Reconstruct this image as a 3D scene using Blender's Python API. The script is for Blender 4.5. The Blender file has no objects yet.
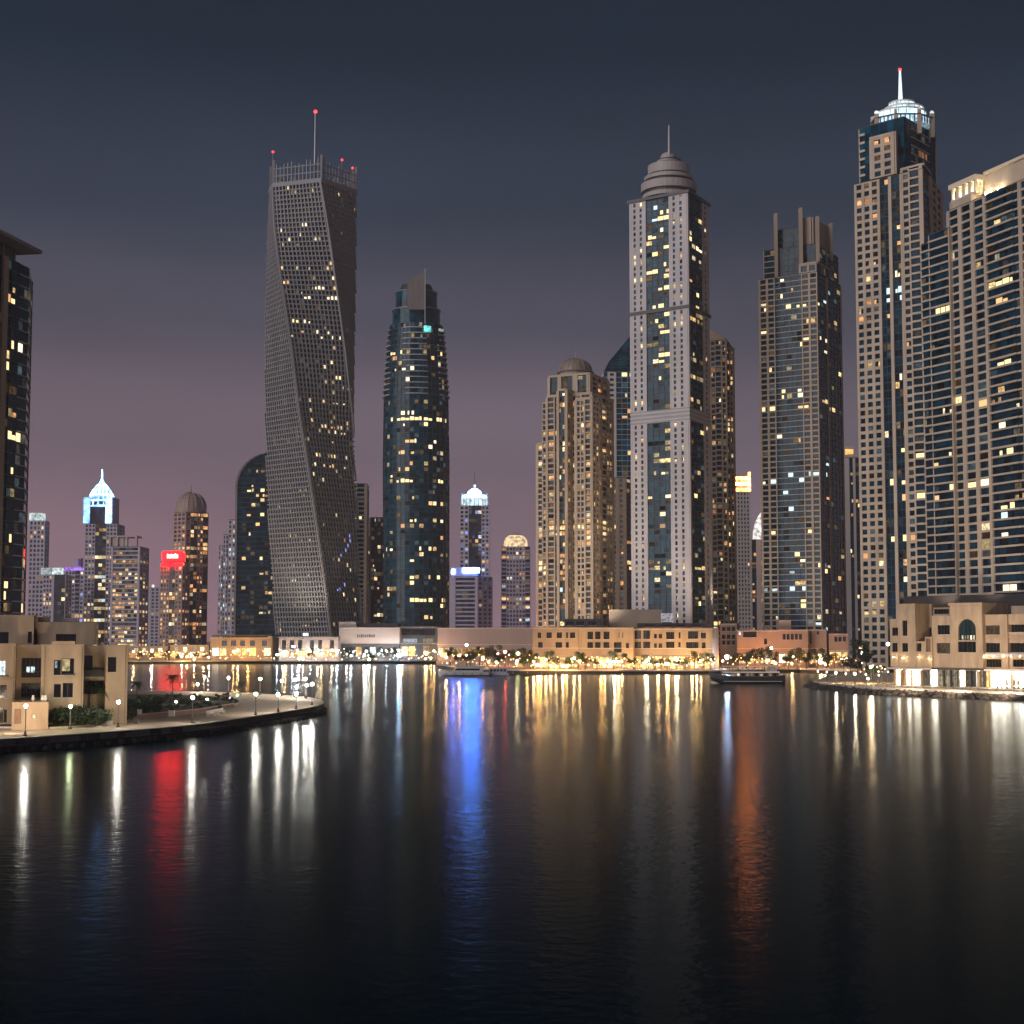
import bpy, math, random
from mathutils import Vector
C = bpy.context.scene.collection
SC = bpy.context.scene
rnd = random.Random(11)
# ------------------------------------------------------------------ camera
CZ, F = 16.5, 1600.0
PITCH = math.atan(128 / F)
cam = bpy.data.cameras.new('camera'); cam.sensor_width = 36; cam.lens = 36 * F / 1024
cam.clip_start = 1; cam.clip_end = 20000
co = bpy.data.objects.new('camera', cam); C.objects.link(co)
co.location = (0, 0, CZ); co.rotation_euler = (math.pi / 2 + PITCH, 0, 0)
SC.camera = co
SC.cycles.use_denoising = True
SC.cycles.max_bounces = 5; SC.cycles.diffuse_bounces = 2; SC.cycles.glossy_bounces = 3
SC.cycles.sample_clamp_indirect = 6
SC.view_settings.view_transform = 'Standard'; SC.view_settings.look = 'None'
SC.view_settings.exposure = 0; SC.view_settings.gamma = 1
# ------------------------------------------------------------------ night sky
def lin(c): return tuple(((v / 255) / 12.92 if v <= 10 else ((v / 255 + .055) / 1.055) ** 2.4) for v in c)
def new(nt, t, **kw):
    n = nt.nodes.new(t)
    for k, v in kw.items(): setattr(n, k, v)
    return n
W = bpy.data.worlds.new('World'); SC.world = W; W.use_nodes = True
nt = W.node_tree; nt.nodes.clear()
out = new(nt, 'ShaderNodeOutputWorld'); bg = new(nt, 'ShaderNodeBackground'); bg2 = new(nt, 'ShaderNodeBackground'); add = new(nt, 'ShaderNodeAddShader')
sky = new(nt, 'ShaderNodeTexSky', sky_type='NISHITA', sun_disc=False)
sky.sun_elevation = math.radians(-9); sky.sun_rotation = math.radians(212)
bg.inputs[1].default_value = 0.06
nt.links.new(sky.outputs[0], bg.inputs[0])
tc = new(nt, 'ShaderNodeTexCoord'); sp = new(nt, 'ShaderNodeSeparateXYZ'); nt.links.new(tc.outputs['Generated'], sp.inputs[0])
rp = new(nt, 'ShaderNodeValToRGB'); nt.links.new(sp.outputs[2], rp.inputs[0])
cr = rp.color_ramp; cr.interpolation = 'EASE'
SKY = [(0, (138, 114, 124)), (.06, (123, 106, 116)), (.13, (102, 94, 105)), (.2, (66, 70, 83)), (.27, (37, 51, 67)), (.36, (11, 32, 48)), (.55, (6, 20, 31)), (1, (3, 11, 20))]
while len(cr.elements) < len(SKY): cr.elements.new(0.5)
for e, (p, c) in zip(cr.elements, SKY): e.position = p; e.color = (*lin(c), 1)
# the glow is warmer and pinker over the older town to the west (left), greyer over the sea
xr = new(nt, 'ShaderNodeMapRange'); xr.inputs[1].default_value = -.35; xr.inputs[2].default_value = .35
nt.links.new(sp.outputs[0], xr.inputs[0])
tint = new(nt, 'ShaderNodeMix', data_type='RGBA', blend_type='MIX')
nt.links.new(xr.outputs[0], tint.inputs[0]); tint.inputs[6].default_value = (1.2, 1.0, 1.03, 1); tint.inputs[7].default_value = (.86, .86, .88, 1)
mul = new(nt, 'ShaderNodeMix', data_type='RGBA', blend_type='MULTIPLY'); mul.inputs[0].default_value = 1
nt.links.new(rp.outputs[0], mul.inputs[6]); nt.links.new(tint.outputs[2], mul.inputs[7])
cn = new(nt, 'ShaderNodeTexNoise'); cn.inputs['Scale'].default_value = 3.2; cn.inputs['Detail'].default_value = 5; cmap = new(nt, 'ShaderNodeMapping'); cmap.inputs['Scale'].default_value = (1, 1, 3.2); nt.links.new(tc.outputs['Generated'], cmap.inputs[0]); nt.links.new(cmap.outputs[0], cn.inputs['Vector'])
cmr = new(nt, 'ShaderNodeMapRange'); cmr.inputs[1].default_value = .3; cmr.inputs[2].default_value = .7; cmr.inputs[3].default_value = .87; cmr.inputs[4].default_value = 1.13; nt.links.new(cn.outputs[0], cmr.inputs[0])
vs_ = new(nt, 'ShaderNodeVectorMath', operation='SCALE'); nt.links.new(mul.outputs[2], vs_.inputs[0]); nt.links.new(cmr.outputs[0], vs_.inputs['Scale'])
nt.links.new(vs_.outputs[0], bg2.inputs[0]); bg2.inputs[1].default_value = 1.12
nt.links.new(bg.outputs[0], add.inputs[0]); nt.links.new(bg2.outputs[0], add.inputs[1]); nt.links.new(add.outputs[0], out.inputs[0])
# added sun lamp standing in for the broad city light of the near bank
sl = bpy.data.lights.new('city_glow', 'SUN'); sl.energy = 1.9; sl.angle = math.radians(50); sl.color = (1, .93, .92)
so = bpy.data.objects.new('city_glow', sl); C.objects.link(so)
SUN_DIR = Vector((.74, .62, -.27))     # travel direction
so.rotation_euler = SUN_DIR.to_track_quat('-Z', 'Y').to_euler()
# ------------------------------------------------------------------ pixel geometry
cp, sn = math.cos(PITCH), math.sin(PITCH)
def ray(px, py):
    u, v = (px - 512) / F, (512 - py) / F
    return Vector((u, cp - v * sn, sn + v * cp))
def at(px, py, D):
    r = ray(px, py); return Vector((0, 0, CZ)) + r * (D / r.y)
def gnd(px, py, z=2.0):
    r = ray(px, py); return Vector((0, 0, CZ)) + r * ((z - CZ) / r.z)
def zat(px, py, D): return at(px, py, D).z
def proj(p):
    q = Vector(p) - Vector((0, 0, CZ)); f = q.y * cp + q.z * sn; u = -q.y * sn + q.z * cp
    return 512 + F * q.x / f, 512 - F * u / f
def px2(px, D, py=640): v = at(px, py, D); return Vector((v.x, v.y))
# ------------------------------------------------------------------ materials
MATS = {}
def pbsdf(name, col, rough=.6, var=0.0, scale=.3, metal=0.0, bump=0.0, bscale=2.0, cells=None, spec=.5):
    if name in MATS: return MATS[name]
    m = bpy.data.materials.new(name); m.use_nodes = True; nt = m.node_tree
    b = nt.nodes['Principled BSDF']; b.inputs['Roughness'].default_value = rough; b.inputs['Metallic'].default_value = metal
    b.inputs['Specular IOR Level'].default_value = spec
    b.inputs['Base Color'].default_value = (*col, 1)
    tc = new(nt, 'ShaderNodeTexCoord')
    if cells:
        vm = new(nt, 'ShaderNodeVectorMath', operation='DIVIDE'); vm.inputs[1].default_value = cells
        fl = new(nt, 'ShaderNodeVectorMath', operation='FLOOR'); wn = new(nt, 'ShaderNodeTexWhiteNoise')
        nt.links.new(tc.outputs['Object'], vm.inputs[0]); nt.links.new(vm.outputs[0], fl.inputs[0]); nt.links.new(fl.outputs[0], wn.inputs[0])
        r = new(nt, 'ShaderNodeMapRange'); r.inputs[3].default_value = 1 - var; r.inputs[4].default_value = 1 + var
        nt.links.new(wn.outputs['Value'], r.inputs[0])
        fac = r.outputs[0]
    elif var > 0:
        n = new(nt, 'ShaderNodeTexNoise'); n.inputs['Scale'].default_value = scale; n.inputs['Detail'].default_value = 5
        mp_ = new(nt, 'ShaderNodeMapping'); mp_.inputs['Scale'].default_value = (1.6, 1.6, .45); nt.links.new(tc.outputs['Object'], mp_.inputs[0]); nt.links.new(mp_.outputs[0], n.inputs['Vector'])
        r = new(nt, 'ShaderNodeMapRange'); r.inputs[1].default_value = .3; r.inputs[2].default_value = .7
        r.inputs[3].default_value = 1 - var; r.inputs[4].default_value = 1 + var
        nt.links.new(n.outputs[0], r.inputs[0]); fac = r.outputs[0]
    else: fac = None
    if fac:
        mx = new(nt, 'ShaderNodeVectorMath', operation='SCALE'); mx.inputs[0].default_value = col
        nt.links.new(fac, mx.inputs['Scale']); nt.links.new(mx.outputs[0], b.inputs['Base Color'])
    if bump > 0:
        n2 = new(nt, 'ShaderNodeTexNoise'); n2.inputs['Scale'].default_value = bscale; n2.inputs['Detail'].default_value = 4
        nt.links.new(tc.outputs['Object'], n2.inputs['Vector'])
        bp = new(nt, 'ShaderNodeBump'); bp.inputs['Distance'].default_value = bump; nt.links.new(n2.outputs[0], bp.inputs['Height'])
        nt.links.new(bp.outputs[0], b.inputs['Normal'])
    MATS[name] = m; return m
def emit(name, col, s, vary=True, scale=.9, nee=True):
    """something that gives off light; rooms behind a window vary with their furniture and curtains"""
    if name in MATS: return MATS[name]
    m = bpy.data.materials.new(name); m.use_nodes = True; nt = m.node_tree; nt.nodes.clear()
    o = new(nt, 'ShaderNodeOutputMaterial'); e = new(nt, 'ShaderNodeEmission'); e.inputs[0].default_value = (*col, 1); e.inputs[1].default_value = s
    if vary:
        oi = new(nt, 'ShaderNodeObjectInfo'); ge = new(nt, 'ShaderNodeNewGeometry')
        a = new(nt, 'ShaderNodeMath', operation='ADD'); nt.links.new(oi.outputs['Random'], a.inputs[0]); nt.links.new(ge.outputs['Random Per Island'], a.inputs[1])
        f = new(nt, 'ShaderNodeMath', operation='FRACT'); nt.links.new(a.outputs[0], f.inputs[0])
        r = new(nt, 'ShaderNodeMapRange'); r.inputs[3].default_value = .25; r.inputs[4].default_value = 2.1; pw = new(nt, 'ShaderNodeMath', operation='POWER'); pw.inputs[1].default_value = 1.6; nt.links.new(f.outputs[0], pw.inputs[0]); nt.links.new(pw.outputs[0], r.inputs[0])
        n = new(nt, 'ShaderNodeTexNoise'); n.inputs['Scale'].default_value = scale; n.inputs['Detail'].default_value = 3
        nt.links.new(ge.outputs['Position'], n.inputs['Vector'])
        r2 = new(nt, 'ShaderNodeMapRange'); r2.inputs[1].default_value = .35; r2.inputs[2].default_value = .62; r2.inputs[3].default_value = .35; r2.inputs[4].default_value = 1.15
        nt.links.new(n.outputs[0], r2.inputs[0])
        k = new(nt, 'ShaderNodeMath', operation='MULTIPLY'); nt.links.new(r.outputs[0], k.inputs[0]); nt.links.new(r2.outputs[0], k.inputs[1])
        k2 = new(nt, 'ShaderNodeMath', operation='MULTIPLY'); k2.inputs[1].default_value = s; nt.links.new(k.outputs[0], k2.inputs[0])
        nt.links.new(k2.outputs[0], e.inputs[1])
    nt.links.new(e.outputs[0], o.inputs[0])
    m.cycles.emission_sampling = 'FRONT' if nee else 'NONE'
    MATS[name] = m; return m
GLASS = pbsdf('tower_glass', (.003, .026, .046), .1, .8, cells=(3.1, 3.1, 3.3), spec=.2)
GLASS_BLUE = pbsdf('blue_glass', (.004, .044, .076), .1, .8, cells=(2.9, 2.9, 3.4), spec=.2)
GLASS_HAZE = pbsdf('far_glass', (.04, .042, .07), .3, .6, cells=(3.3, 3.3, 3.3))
BEIGE = pbsdf('beige_render', (.47, .385, .30), .75, .2, .1)
SAND = pbsdf('sand_render', (.46, .345, .24), .8, .2, .3, bump=.02, bscale=3)
TAN = pbsdf('tan_concrete', (.36, .29, .225), .75, .12, .06)
WHITEC = pbsdf('white_cladding', (.48, .455, .47), .6, .14, .09)
PALE = pbsdf('pale_cladding', (.50, .45, .44), .6, .1, .05)
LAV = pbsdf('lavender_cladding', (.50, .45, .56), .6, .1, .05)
GREY = pbsdf('grey_panel', (.2, .2, .21), .5, .12, .1)
DGREY = pbsdf('dark_metal', (.05, .053, .06), .45, .15, .2)
STEEL = pbsdf('steel', (.22, .225, .24), .4, .1, .3, metal=.6)
SLAB = pbsdf('slab_edge', (.36, .40, .43), .5, .1, .2)
SLABD = pbsdf('dull_slab_edge', (.028, .045, .058), .5, .1, .2)
SLABB = pbsdf('buff_slab_edge', (.48, .41, .33), .6, .1, .2)
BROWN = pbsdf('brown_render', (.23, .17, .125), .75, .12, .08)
PINK = pbsdf('pink_render', (.33, .225, .18), .8, .1, .2)
ROOFM = pbsdf('roof_felt', (.06, .055, .055), .9, .2, .3)
PAVE = pbsdf('pale_paving', (.56, .46, .35), .7, .13, cells=(1.6, 1.6, 9))
KERB = pbsdf('kerb_stone', (.55, .5, .44), .7, .1, 1)
SEAW = pbsdf('seawall_stone', (.055, .052, .05), .85, .5, .9, bump=.15, bscale=1.2)
ROCK = pbsdf('rock', (.07, .062, .058), .9, .4, .8, bump=.1, bscale=3)
EARTH = pbsdf('garden_earth', (.05, .045, .03), .95, .4, .4)
LEAF = pbsdf('leaf', (.026, .05, .018), .6, .5, 1.2)
LEAF2 = pbsdf('leaf_dark', (.018, .032, .016), .7, .5, .9)
LEAF3 = pbsdf('leaf_fresh', (.05, .12, .03), .55, .4, 1.5)
BARK = pbsdf('bark', (.09, .065, .045), .9, .3, 2)
HULLW = pbsdf('white_gelcoat', (.55, .54, .55), .3, .06, .4)
HULLD = pbsdf('dark_hull', (.025, .028, .035), .35, .2, .4)
WOOD = pbsdf('teak', (.24, .15, .09), .6, .2, 1)
TINT = pbsdf('tinted_glass', (.012, .014, .018), .08, .3, .4)
WHITEP = pbsdf('white_paint', (.78, .76, .72), .5, .05, 1)
CANVAS = pbsdf('cream_canvas', (.6, .52, .4), .8, .06, 1)
LIT = {
 'w': emit('lit_warm', (1, .60, .26), .9, nee=False), 'y': emit('lit_yellow', (1, .73, .33), 1.15, nee=False),
 's': emit('lit_soft', (1, .79, .47), 1.1, nee=False), 'c': emit('lit_cool', (.72, .92, 1), .8, nee=False),
 'a': emit('lit_amber', (1, .46, .18), .75, nee=False), 'b': emit('lit_blue', (.35, .45, 1), .7, nee=False),
 'Y': emit('lit_bright_yellow', (1, .76, .37), 1.7, vary=False, nee=False), 'S': emit('lit_bright_soft', (1, .82, .52), 1.9, vary=False, nee=False), 'W': emit('lit_bright_warm', (1, .62, .28), 1.2, vary=False, nee=False), 'C': emit('lit_bright_cool', (.75, .95, 1), 1.3, vary=False, nee=False), 'A': emit('lit_bright_amber', (1, .48, .2), 1.0, vary=False, nee=False), 'B': emit('blue_reflection_glow', (.3, .34, 1), 1.3, vary=False, nee=False),
 'dw': emit('dim_warm', (1, .62, .3), .09, nee=False), 'dc': emit('dim_cool', (.55, .85, 1), .06, nee=False), 'dn': emit('dim_neutral', (.9, .8, .7), .07, nee=False)}
# ------------------------------------------------------------------ mesh helpers
class MB:
    def __init__(s): s.v = []; s.f = []; s.m = []; s.mats = []; s.smooth = False
    def mi(s, mat):
        if mat not in s.mats: s.mats.append(mat)
        return s.mats.index(mat)
    def quad(s, pts, mat):
        n = len(s.v); s.v += [tuple(p) for p in pts]; s.f.append(tuple(range(n, n + len(pts)))); s.m.append(s.mi(mat))
    def add(s, vs, fs, mat):
        n = len(s.v); s.v += [tuple(p) for p in vs]; k = s.mi(mat)
        for f in fs: s.f.append(tuple(i + n for i in f)); s.m.append(k)
    def hexa(s, b, t, mat, skip=()):
        """b, t: four bottom and four top points, counter-clockwise seen from above"""
        fs = [(3, 2, 1, 0), (4, 5, 6, 7), (0, 1, 5, 4), (1, 2, 6, 5), (2, 3, 7, 6), (3, 0, 4, 7)]
        s.add(list(b) + list(t), [f for i, f in enumerate(fs) if i not in skip], mat)
    def box(s, x0, x1, y0, y1, z0, z1, mat):
        s.hexa([(x0, y0, z0), (x1, y0, z0), (x1, y1, z0), (x0, y1, z0)], [(x0, y0, z1), (x1, y0, z1), (x1, y1, z1), (x0, y1, z1)], mat)
    def fbox(s, fr, s0, s1, d0, d1, z0, z1, mat, back=False):
        p = fr.pt
        s.hexa([p(s0, d1, z0), p(s1, d1, z0), p(s1, d0, z0), p(s0, d0, z0)], [p(s0, d1, z1), p(s1, d1, z1), p(s1, d0, z1), p(s0, d0, z1)], mat, () if back else (4,))
    def prism(s, poly, z0, z1, mat, top=None, bottom=True):
        n = len(poly); vs = [(p[0], p[1], z0) for p in poly] + [(p[0], p[1], z1) for p in poly]
        s.add(vs, [(i, (i + 1) % n, (i + 1) % n + n, i + n) for i in range(n)], mat)
        s.add(vs, [tuple(range(n, 2 * n))] + ([tuple(reversed(range(n)))] if bottom else []), top or mat)
    def loft(s, rings, mat, cap0=True, cap1=True, closed=True):
        n = len(rings[0]); vs = [p for r in rings for p in r]; fs = []
        for k in range(len(rings) - 1):
            for i in range(n if closed else n - 1):
                j = (i + 1) % n; fs.append((k * n + i, k * n + j, (k + 1) * n + j, (k + 1) * n + i))
        if cap0: fs.append(tuple(reversed(range(n))))
        if cap1: fs.append(tuple(range((len(rings) - 1) * n, len(rings) * n)))
        s.add(vs, fs, mat)
    def lathe(s, cx, cy, prof, mat, n=20, sy=1.0):
        s.loft([[(cx + r * math.cos(2 * math.pi * i / n), cy + sy * r * math.sin(2 * math.pi * i / n), z) for i in range(n)] for r, z in prof], mat)
    def tube(s, p0, p1, r0, r1, mat, n=8):
        p0, p1 = Vector(p0), Vector(p1); d = (p1 - p0).normalized()
        a = d.orthogonal().normalized(); b = d.cross(a)
        s.loft([[p + a * (r * math.cos(2 * math.pi * i / n)) + b * (r * math.sin(2 * math.pi * i / n)) for i in range(n)] for p, r in ((p0, r0), (p1, r1))], mat)
    def ball(s, c, r, mat, nu=10, nv=6, sz=1.0):
        s.loft([[(c[0] + r * math.sin(math.pi * k / nv) * math.cos(2 * math.pi * i / nu), c[1] + r * math.sin(math.pi * k / nv) * math.sin(2 * math.pi * i / nu), c[2] - sz * r * math.cos(math.pi * k / nv)) for i in range(nu)]
                for k in [.12] + list(range(1, nv)) + [nv - .12]], mat)
    def mesh(s, name, off=(0, 0, 0)):
        me = bpy.data.meshes.new(name)
        me.from_pydata([(x - off[0], y - off[1], z - off[2]) for x, y, z in s.v], [], s.f)
        for m in s.mats: me.materials.append(m)
        me.polygons.foreach_set('material_index', s.m)
        if s.smooth: me.polygons.foreach_set('use_smooth', [True] * len(s.f))
        me.update(); return me
def tag(o, label=None, cat=None, group=None, kind=None):
    if label: o['label'] = label
    if cat: o['category'] = cat
    if group: o['group'] = group
    if kind: o['kind'] = kind
    return o
class Thing:
    """an Empty at the thing's base; parts are collected as meshes in world coordinates and parented to it"""
    def __init__(s, name, label, cat, loc, group=None):
        s.o = bpy.data.objects.new(name, None); C.objects.link(s.o); s.o.location = loc; s.loc = Vector(loc)
        s.o.empty_display_size = .5
        tag(s.o, label, cat, group); s.parts = []; s.one = {}; s.cands = []
    def new(s, part, parent=None, kind=None, label=None, smooth=False):
        mb = MB(); mb.smooth = smooth; mb.sub = []; s.parts.append([part, mb, parent, kind, label]); return mb
    def get(s, part, kind=None):
        if part not in s.one: s.one[part] = s.new(part, kind=kind)
        return s.one[part]
    def finish(s):
        obs = {}
        for part, mb, parent, kind, label in s.parts:
            if not mb.f: continue
            o = bpy.data.objects.new(part, mb.mesh(part, s.loc)); C.objects.link(o)
            o.parent = obs[id(parent)] if parent is not None else s.o
            if kind: o['kind'] = kind
            if label: o['label'] = label
            obs[id(mb)] = o
        s.obs = obs
        return s.o
def single(name, mb, label, cat, loc, group=None, kind=None):
    o = bpy.data.objects.new(name, mb.mesh(name, loc)); C.objects.link(o); o.location = loc
    return tag(o, label, cat, group, kind)
def dup(root, loc, rz=0, label=None, group=None, sc=1.0):
    r = root.copy(); C.objects.link(r); r.location = loc; r.rotation_euler = (0, 0, rz); r.scale = (sc, sc, sc)
    if label: r['label'] = label
    if group: r['group'] = group
    for ch in list(root.children):
        c = ch.copy(); C.objects.link(c); c.parent = r
        for g in ch.children:
            d = g.copy(); C.objects.link(d); d.parent = c
    return r
class Fr:
    """a wall line from a to b seen from outside, left to right: s along it, d outwards, z up"""
    def __init__(s, a, b):
        s.a = Vector((a[0], a[1])); v = Vector((b[0], b[1])) - s.a; s.L = v.length; s.t = v / s.L; s.n = Vector((s.t.y, -s.t.x))
    def pt(s, u, d, z): q = s.a + s.t * u + s.n * d; return (q.x, q.y, z)
GZ = 2.0
# ------------------------------------------------------------------ tower kit
class Tower(Thing):
    def __init__(s, label, px, D, cat='skyscraper', name='skyscraper', wall=BEIGE, glass=GLASS, line=SLABD, slab=None, fh=3.3, dep=.55, group=None):
        p = px2(px, D); super().__init__(name, label, cat, (p.x, p.y, GZ), group)
        s.wall, s.glass, s.line, s.slab, s.fh, s.dep = wall, glass, line, slab or wall, fh, dep; s.D = D
    def tier(s, corners, z0, z1, zones, roof=True, side=None, parapet=0, glass=None):
        """corners (px, D) left to right in view: two (then 'side' metres deep) or three; zones: per visible face"""
        P = [px2(a, d) for a, d in corners]
        if len(P) == 2:
            n = Fr(P[0], P[1]).n; P += [P[1] - n * side, P[0] - n * side]
        elif len(P) == 3: P.append(P[0] + P[2] - P[1])
        s.get('glazing').prism(P, z0, z1, glass or s.glass, bottom=False)
        for i in range(len(P)):
            fr = Fr(P[i], P[(i + 1) % len(P)])
            zz = zones[i] if i < len(zones) else [('W', 1, max(2, int(fr.L / 9)))]
            s.face(fr, z0, z1, zz)
        if roof:
            mb = s.new('roof'); mb.prism(P, z1 + .02, z1 + .5, ROOFM)
            if parapet:
                for i in range(len(P)):
                    fr = Fr(P[i], P[(i + 1) % len(P)]); mb.fbox(fr, 0.01 * i - .3, fr.L - .01 * i, -.5, .7, z1 + .03 + .003 * i, z1 + parapet + .01 * i, s.wall, back=True)
        return P
    def face(s, fr, z0, z1, zones, fh=None):
        fh = fh or s.fh; nf = max(1, round((z1 - z0) / fh)); fh = (z1 - z0) / nf
        tot = sum(z[1] for z in zones); u = 0.0; wall = s.get('wall'); dep = s.dep
        for zi, z in enumerate(zones):
            kind, w = z[0], z[1] / tot * fr.L; n = z[2] if len(z) > 2 else 1; o = z[3] if len(z) > 3 else {}
            u0, u1 = u, u + w; u = u1
            if zi == 0: u0e = u0 - dep * .95
            else: u0e = u0
            dp = o.get('dep', dep); wm = o.get('wall', s.wall)
            if kind == 'P':
                wall.fbox(fr, u0e, u1, 0, dp + .1, z0, z1, wm)
            elif kind == 'W':
                b = w / n; wr = o.get('wr', .62); hr = o.get('hr', .6); pw = b * (1 - wr)
                for i in range(n + 1):
                    a0 = u0 + i * b - pw / 2; a1 = a0 + pw
                    a0, a1 = max(a0, u0e if i == 0 else u0), min(a1, u1)
                    if i == 0: a0 = u0e
                    wall.fbox(fr, a0, a1, 0, dp, z0, z1, wm)
                for k in range(nf + 1):
                    za = z0 + k * fh - (fh * (1 - hr) * .5); zb = za + fh * (1 - hr)
                    za, zb = max(za, z0), min(zb, z1)
                    if o.get('skip') and k % o['skip']: continue
                    wall.fbox(fr, u0, u1, 0, dp - .1, za, zb, wm)
                    if k < nf:
                        for i in range(n):
                            s.cands.append((fr, u0 + i * b + pw / 2, u0 + (i + 1) * b - pw / 2, z0 + k * fh + fh * (1 - hr) * .5, z0 + (k + 1) * fh - fh * (1 - hr) * .5, 'W'))
            elif kind == 'G':
                b = w / n; ln = o.get('line', s.line); lh = o.get('lh', .35); mu = s.get('mullion')
                for k in range(nf + 1):
                    za = z0 + k * fh; mu.fbox(fr, u0, u1, 0, o.get('ld', .25), max(z0, za - lh / 2), min(z1, za + lh / 2), ln)
                    if k < nf:
                        for i in range(n): s.cands.append((fr, u0 + i * b + .12, u0 + (i + 1) * b - .12, za + lh * .6 + .3, za + fh - lh * .6 - .2, 'G'))
                for i in range(1, n): mu.fbox(fr, u0 + i * b - .09, u0 + i * b + .09, 0, .2, z0, z1, s.line)
            elif kind == 'B':
                b = w / n; pr = o.get('pr', 1.3); ph = o.get('ph', .9); sm = o.get('slab', s.slab)
                key = s.get('balcony', 'stuff')
                for k in range(nf):
                    za = z0 + k * fh
                    key.fbox(fr, u0 + .02, u1 - .02, 0, pr, za, za + ph, sm)
                    for i in range(n): s.cands.append((fr, u0 + i * b + .25, u0 + (i + 1) * b - .25, za + ph + .05, za + fh - .35, 'B'))
    def lights(s, p, pal='wwysa', dimp=.12, dpal=('dw', 'dc', 'dn'), px=(), nmax=100, seed=1, rowp=.07, rowf=6, run=.3, cut=None):
        r = random.Random(seed); rows = {}; bright = []; dims = []; p *= .55; dimp *= .9; rowf *= .7
        used = set()
        if px:
            cp_ = [proj(fr.pt((a + b) / 2, 0, (za + zb) / 2)) for fr, a, b, za, zb, k in s.cands]
            for item in px:
                x, y = item[0], item[1]; col = item[2] if len(item) > 2 else 'y'
                i = min(range(len(cp_)), key=lambda i: (cp_[i][0] - x) ** 2 + (cp_[i][1] - y) ** 2 + (900 if i in used else 0))
                if (cp_[i][0] - x) ** 2 + (cp_[i][1] - y) ** 2 < 60: used.add(i); bright.append((i, col.upper()))
        for i, (fr, a, b, za, zb, k) in enumerate(s.cands):
            if i in used or fr.n.y > .25: continue
            key = round(za / 3); f = rows.setdefault(key, rowf if r.random() < rowp else r.uniform(.3, 1.4))
            pp = p * f
            if cut and za < cut: pp *= 1.9
            q = r.random(); pv = bright[-1] if bright else None
            if pv and pv[0] == i - 1 and i - 1 not in used and s.cands[i - 1][0] is fr and abs(s.cands[i - 1][3] - za) < .2 and r.random() < run: bright.append((i, pv[1])); continue
            if q < pp: bright.append((i, r.choice(pal)))
            elif q < pp + dimp: dims.append((i, r.choice(dpal)))
        r.shuffle(bright)
        if px: bright.sort(key=lambda t: t[0] not in used)
        ind, rest = bright[:nmax], bright[nmax:] + dims
        cache = {}
        for i, col in ind:
            fr, a, b, za, zb, k = s.cands[i]
            if r.random() < (.4 if i in used else .6):
                w_ = (b - a) * r.choice((.4, .55, .7)); a, b = (a, a + w_) if r.random() < .5 else (b - w_, b)
            if r.random() < .45: zb = za + (zb - za) * r.choice((.6, .8))
            w, h = b - a, zb - za; key = (round(w, 1), round(h, 1), col)
            if key not in cache:
                mb = MB(); w2, h2 = key[0] / 2, key[1] / 2
                mb.box(-w2, w2, -.03, .03, -h2, h2, LIT[col]); cache[key] = mb.mesh('lit_window')
            o = bpy.data.objects.new('lit_window', cache[key]); C.objects.link(o); o.parent = s.o
            o.location = Vector(fr.pt((a + b) / 2, .06, (za + zb) / 2)) - s.loc; o.rotation_euler = (0, 0, math.atan2(fr.t.y, fr.t.x))
        mb = s.get('other_windows', 'stuff')
        for i, col in rest:
            fr, a, b, za, zb, k = s.cands[i]; mb.fbox(fr, a, b, .02, .07, za, zb, LIT[col])
        s.finish()
# ------------------------------------------------------------------ water and land
def gp(px, py, z=GZ): v = gnd(px, py, z); return (v.x, v.y)
wm = bpy.data.materials.new('marina_water'); wm.use_nodes = True; nt = wm.node_tree; nt.nodes.clear()
o_ = new(nt, 'ShaderNodeOutputMaterial'); df = new(nt, 'ShaderNodeBsdfDiffuse'); df.inputs[0].default_value = (.0012, .010, .0165, 1)
gl = new(nt, 'ShaderNodeBsdfGlossy'); gl.inputs['Roughness'].default_value = .155; gl.inputs[0].default_value = (.84, .92, 1, 1)
fz = new(nt, 'ShaderNodeFresnel'); fz.inputs[0].default_value = 1.33
fp = new(nt, 'ShaderNodeMath', operation='POWER'); fp.inputs[1].default_value = 2.35; nt.links.new(fz.outputs[0], fp.inputs[0])
fm = new(nt, 'ShaderNodeMath', operation='MULTIPLY'); fm.inputs[1].default_value = .84; nt.links.new(fp.outputs[0], fm.inputs[0])
mx = new(nt, 'ShaderNodeMixShader'); nt.links.new(fm.outputs[0], mx.inputs[0]); nt.links.new(df.outputs[0], mx.inputs[1]); nt.links.new(gl.outputs[0], mx.inputs[2])
tcw = new(nt, 'ShaderNodeTexCoord')
def wave(scale, dist, prev=None, det=2):
    n = new(nt, 'ShaderNodeTexNoise'); n.inputs['Scale'].default_value = scale; n.inputs['Detail'].default_value = det
    nt.links.new(tcw.outputs['Object'], n.inputs['Vector'])
    b = new(nt, 'ShaderNodeBump'); b.inputs['Distance'].default_value = dist; nt.links.new(n.outputs[0], b.inputs['Height'])
    if prev: nt.links.new(prev.outputs[0], b.inputs['Normal'])
    return b
w1 = wave(.28, .04); w2 = wave(.9, .06, w1)
pn = new(nt, 'ShaderNodeTexNoise'); pn.inputs['Scale'].default_value = .022; pn.inputs['Detail'].default_value = 3; nt.links.new(tcw.outputs['Object'], pn.inputs['Vector'])
pr_ = new(nt, 'ShaderNodeMapRange'); pr_.inputs[1].default_value = .35; pr_.inputs[2].default_value = .65; pr_.inputs[3].default_value = .3; pr_.inputs[4].default_value = 1; nt.links.new(pn.outputs[0], pr_.inputs[0]); nt.links.new(pr_.outputs[0], w2.inputs['Strength'])
nt.links.new(w2.outputs[0], gl.inputs['Normal']); nt.links.new(mx.outputs[0], o_.inputs[0])
mb = MB(); mb.quad([(-3000, -60, 0), (3000, -60, 0), (3000, 2600, 0), (-3000, 2600, 0)], wm)
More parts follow.
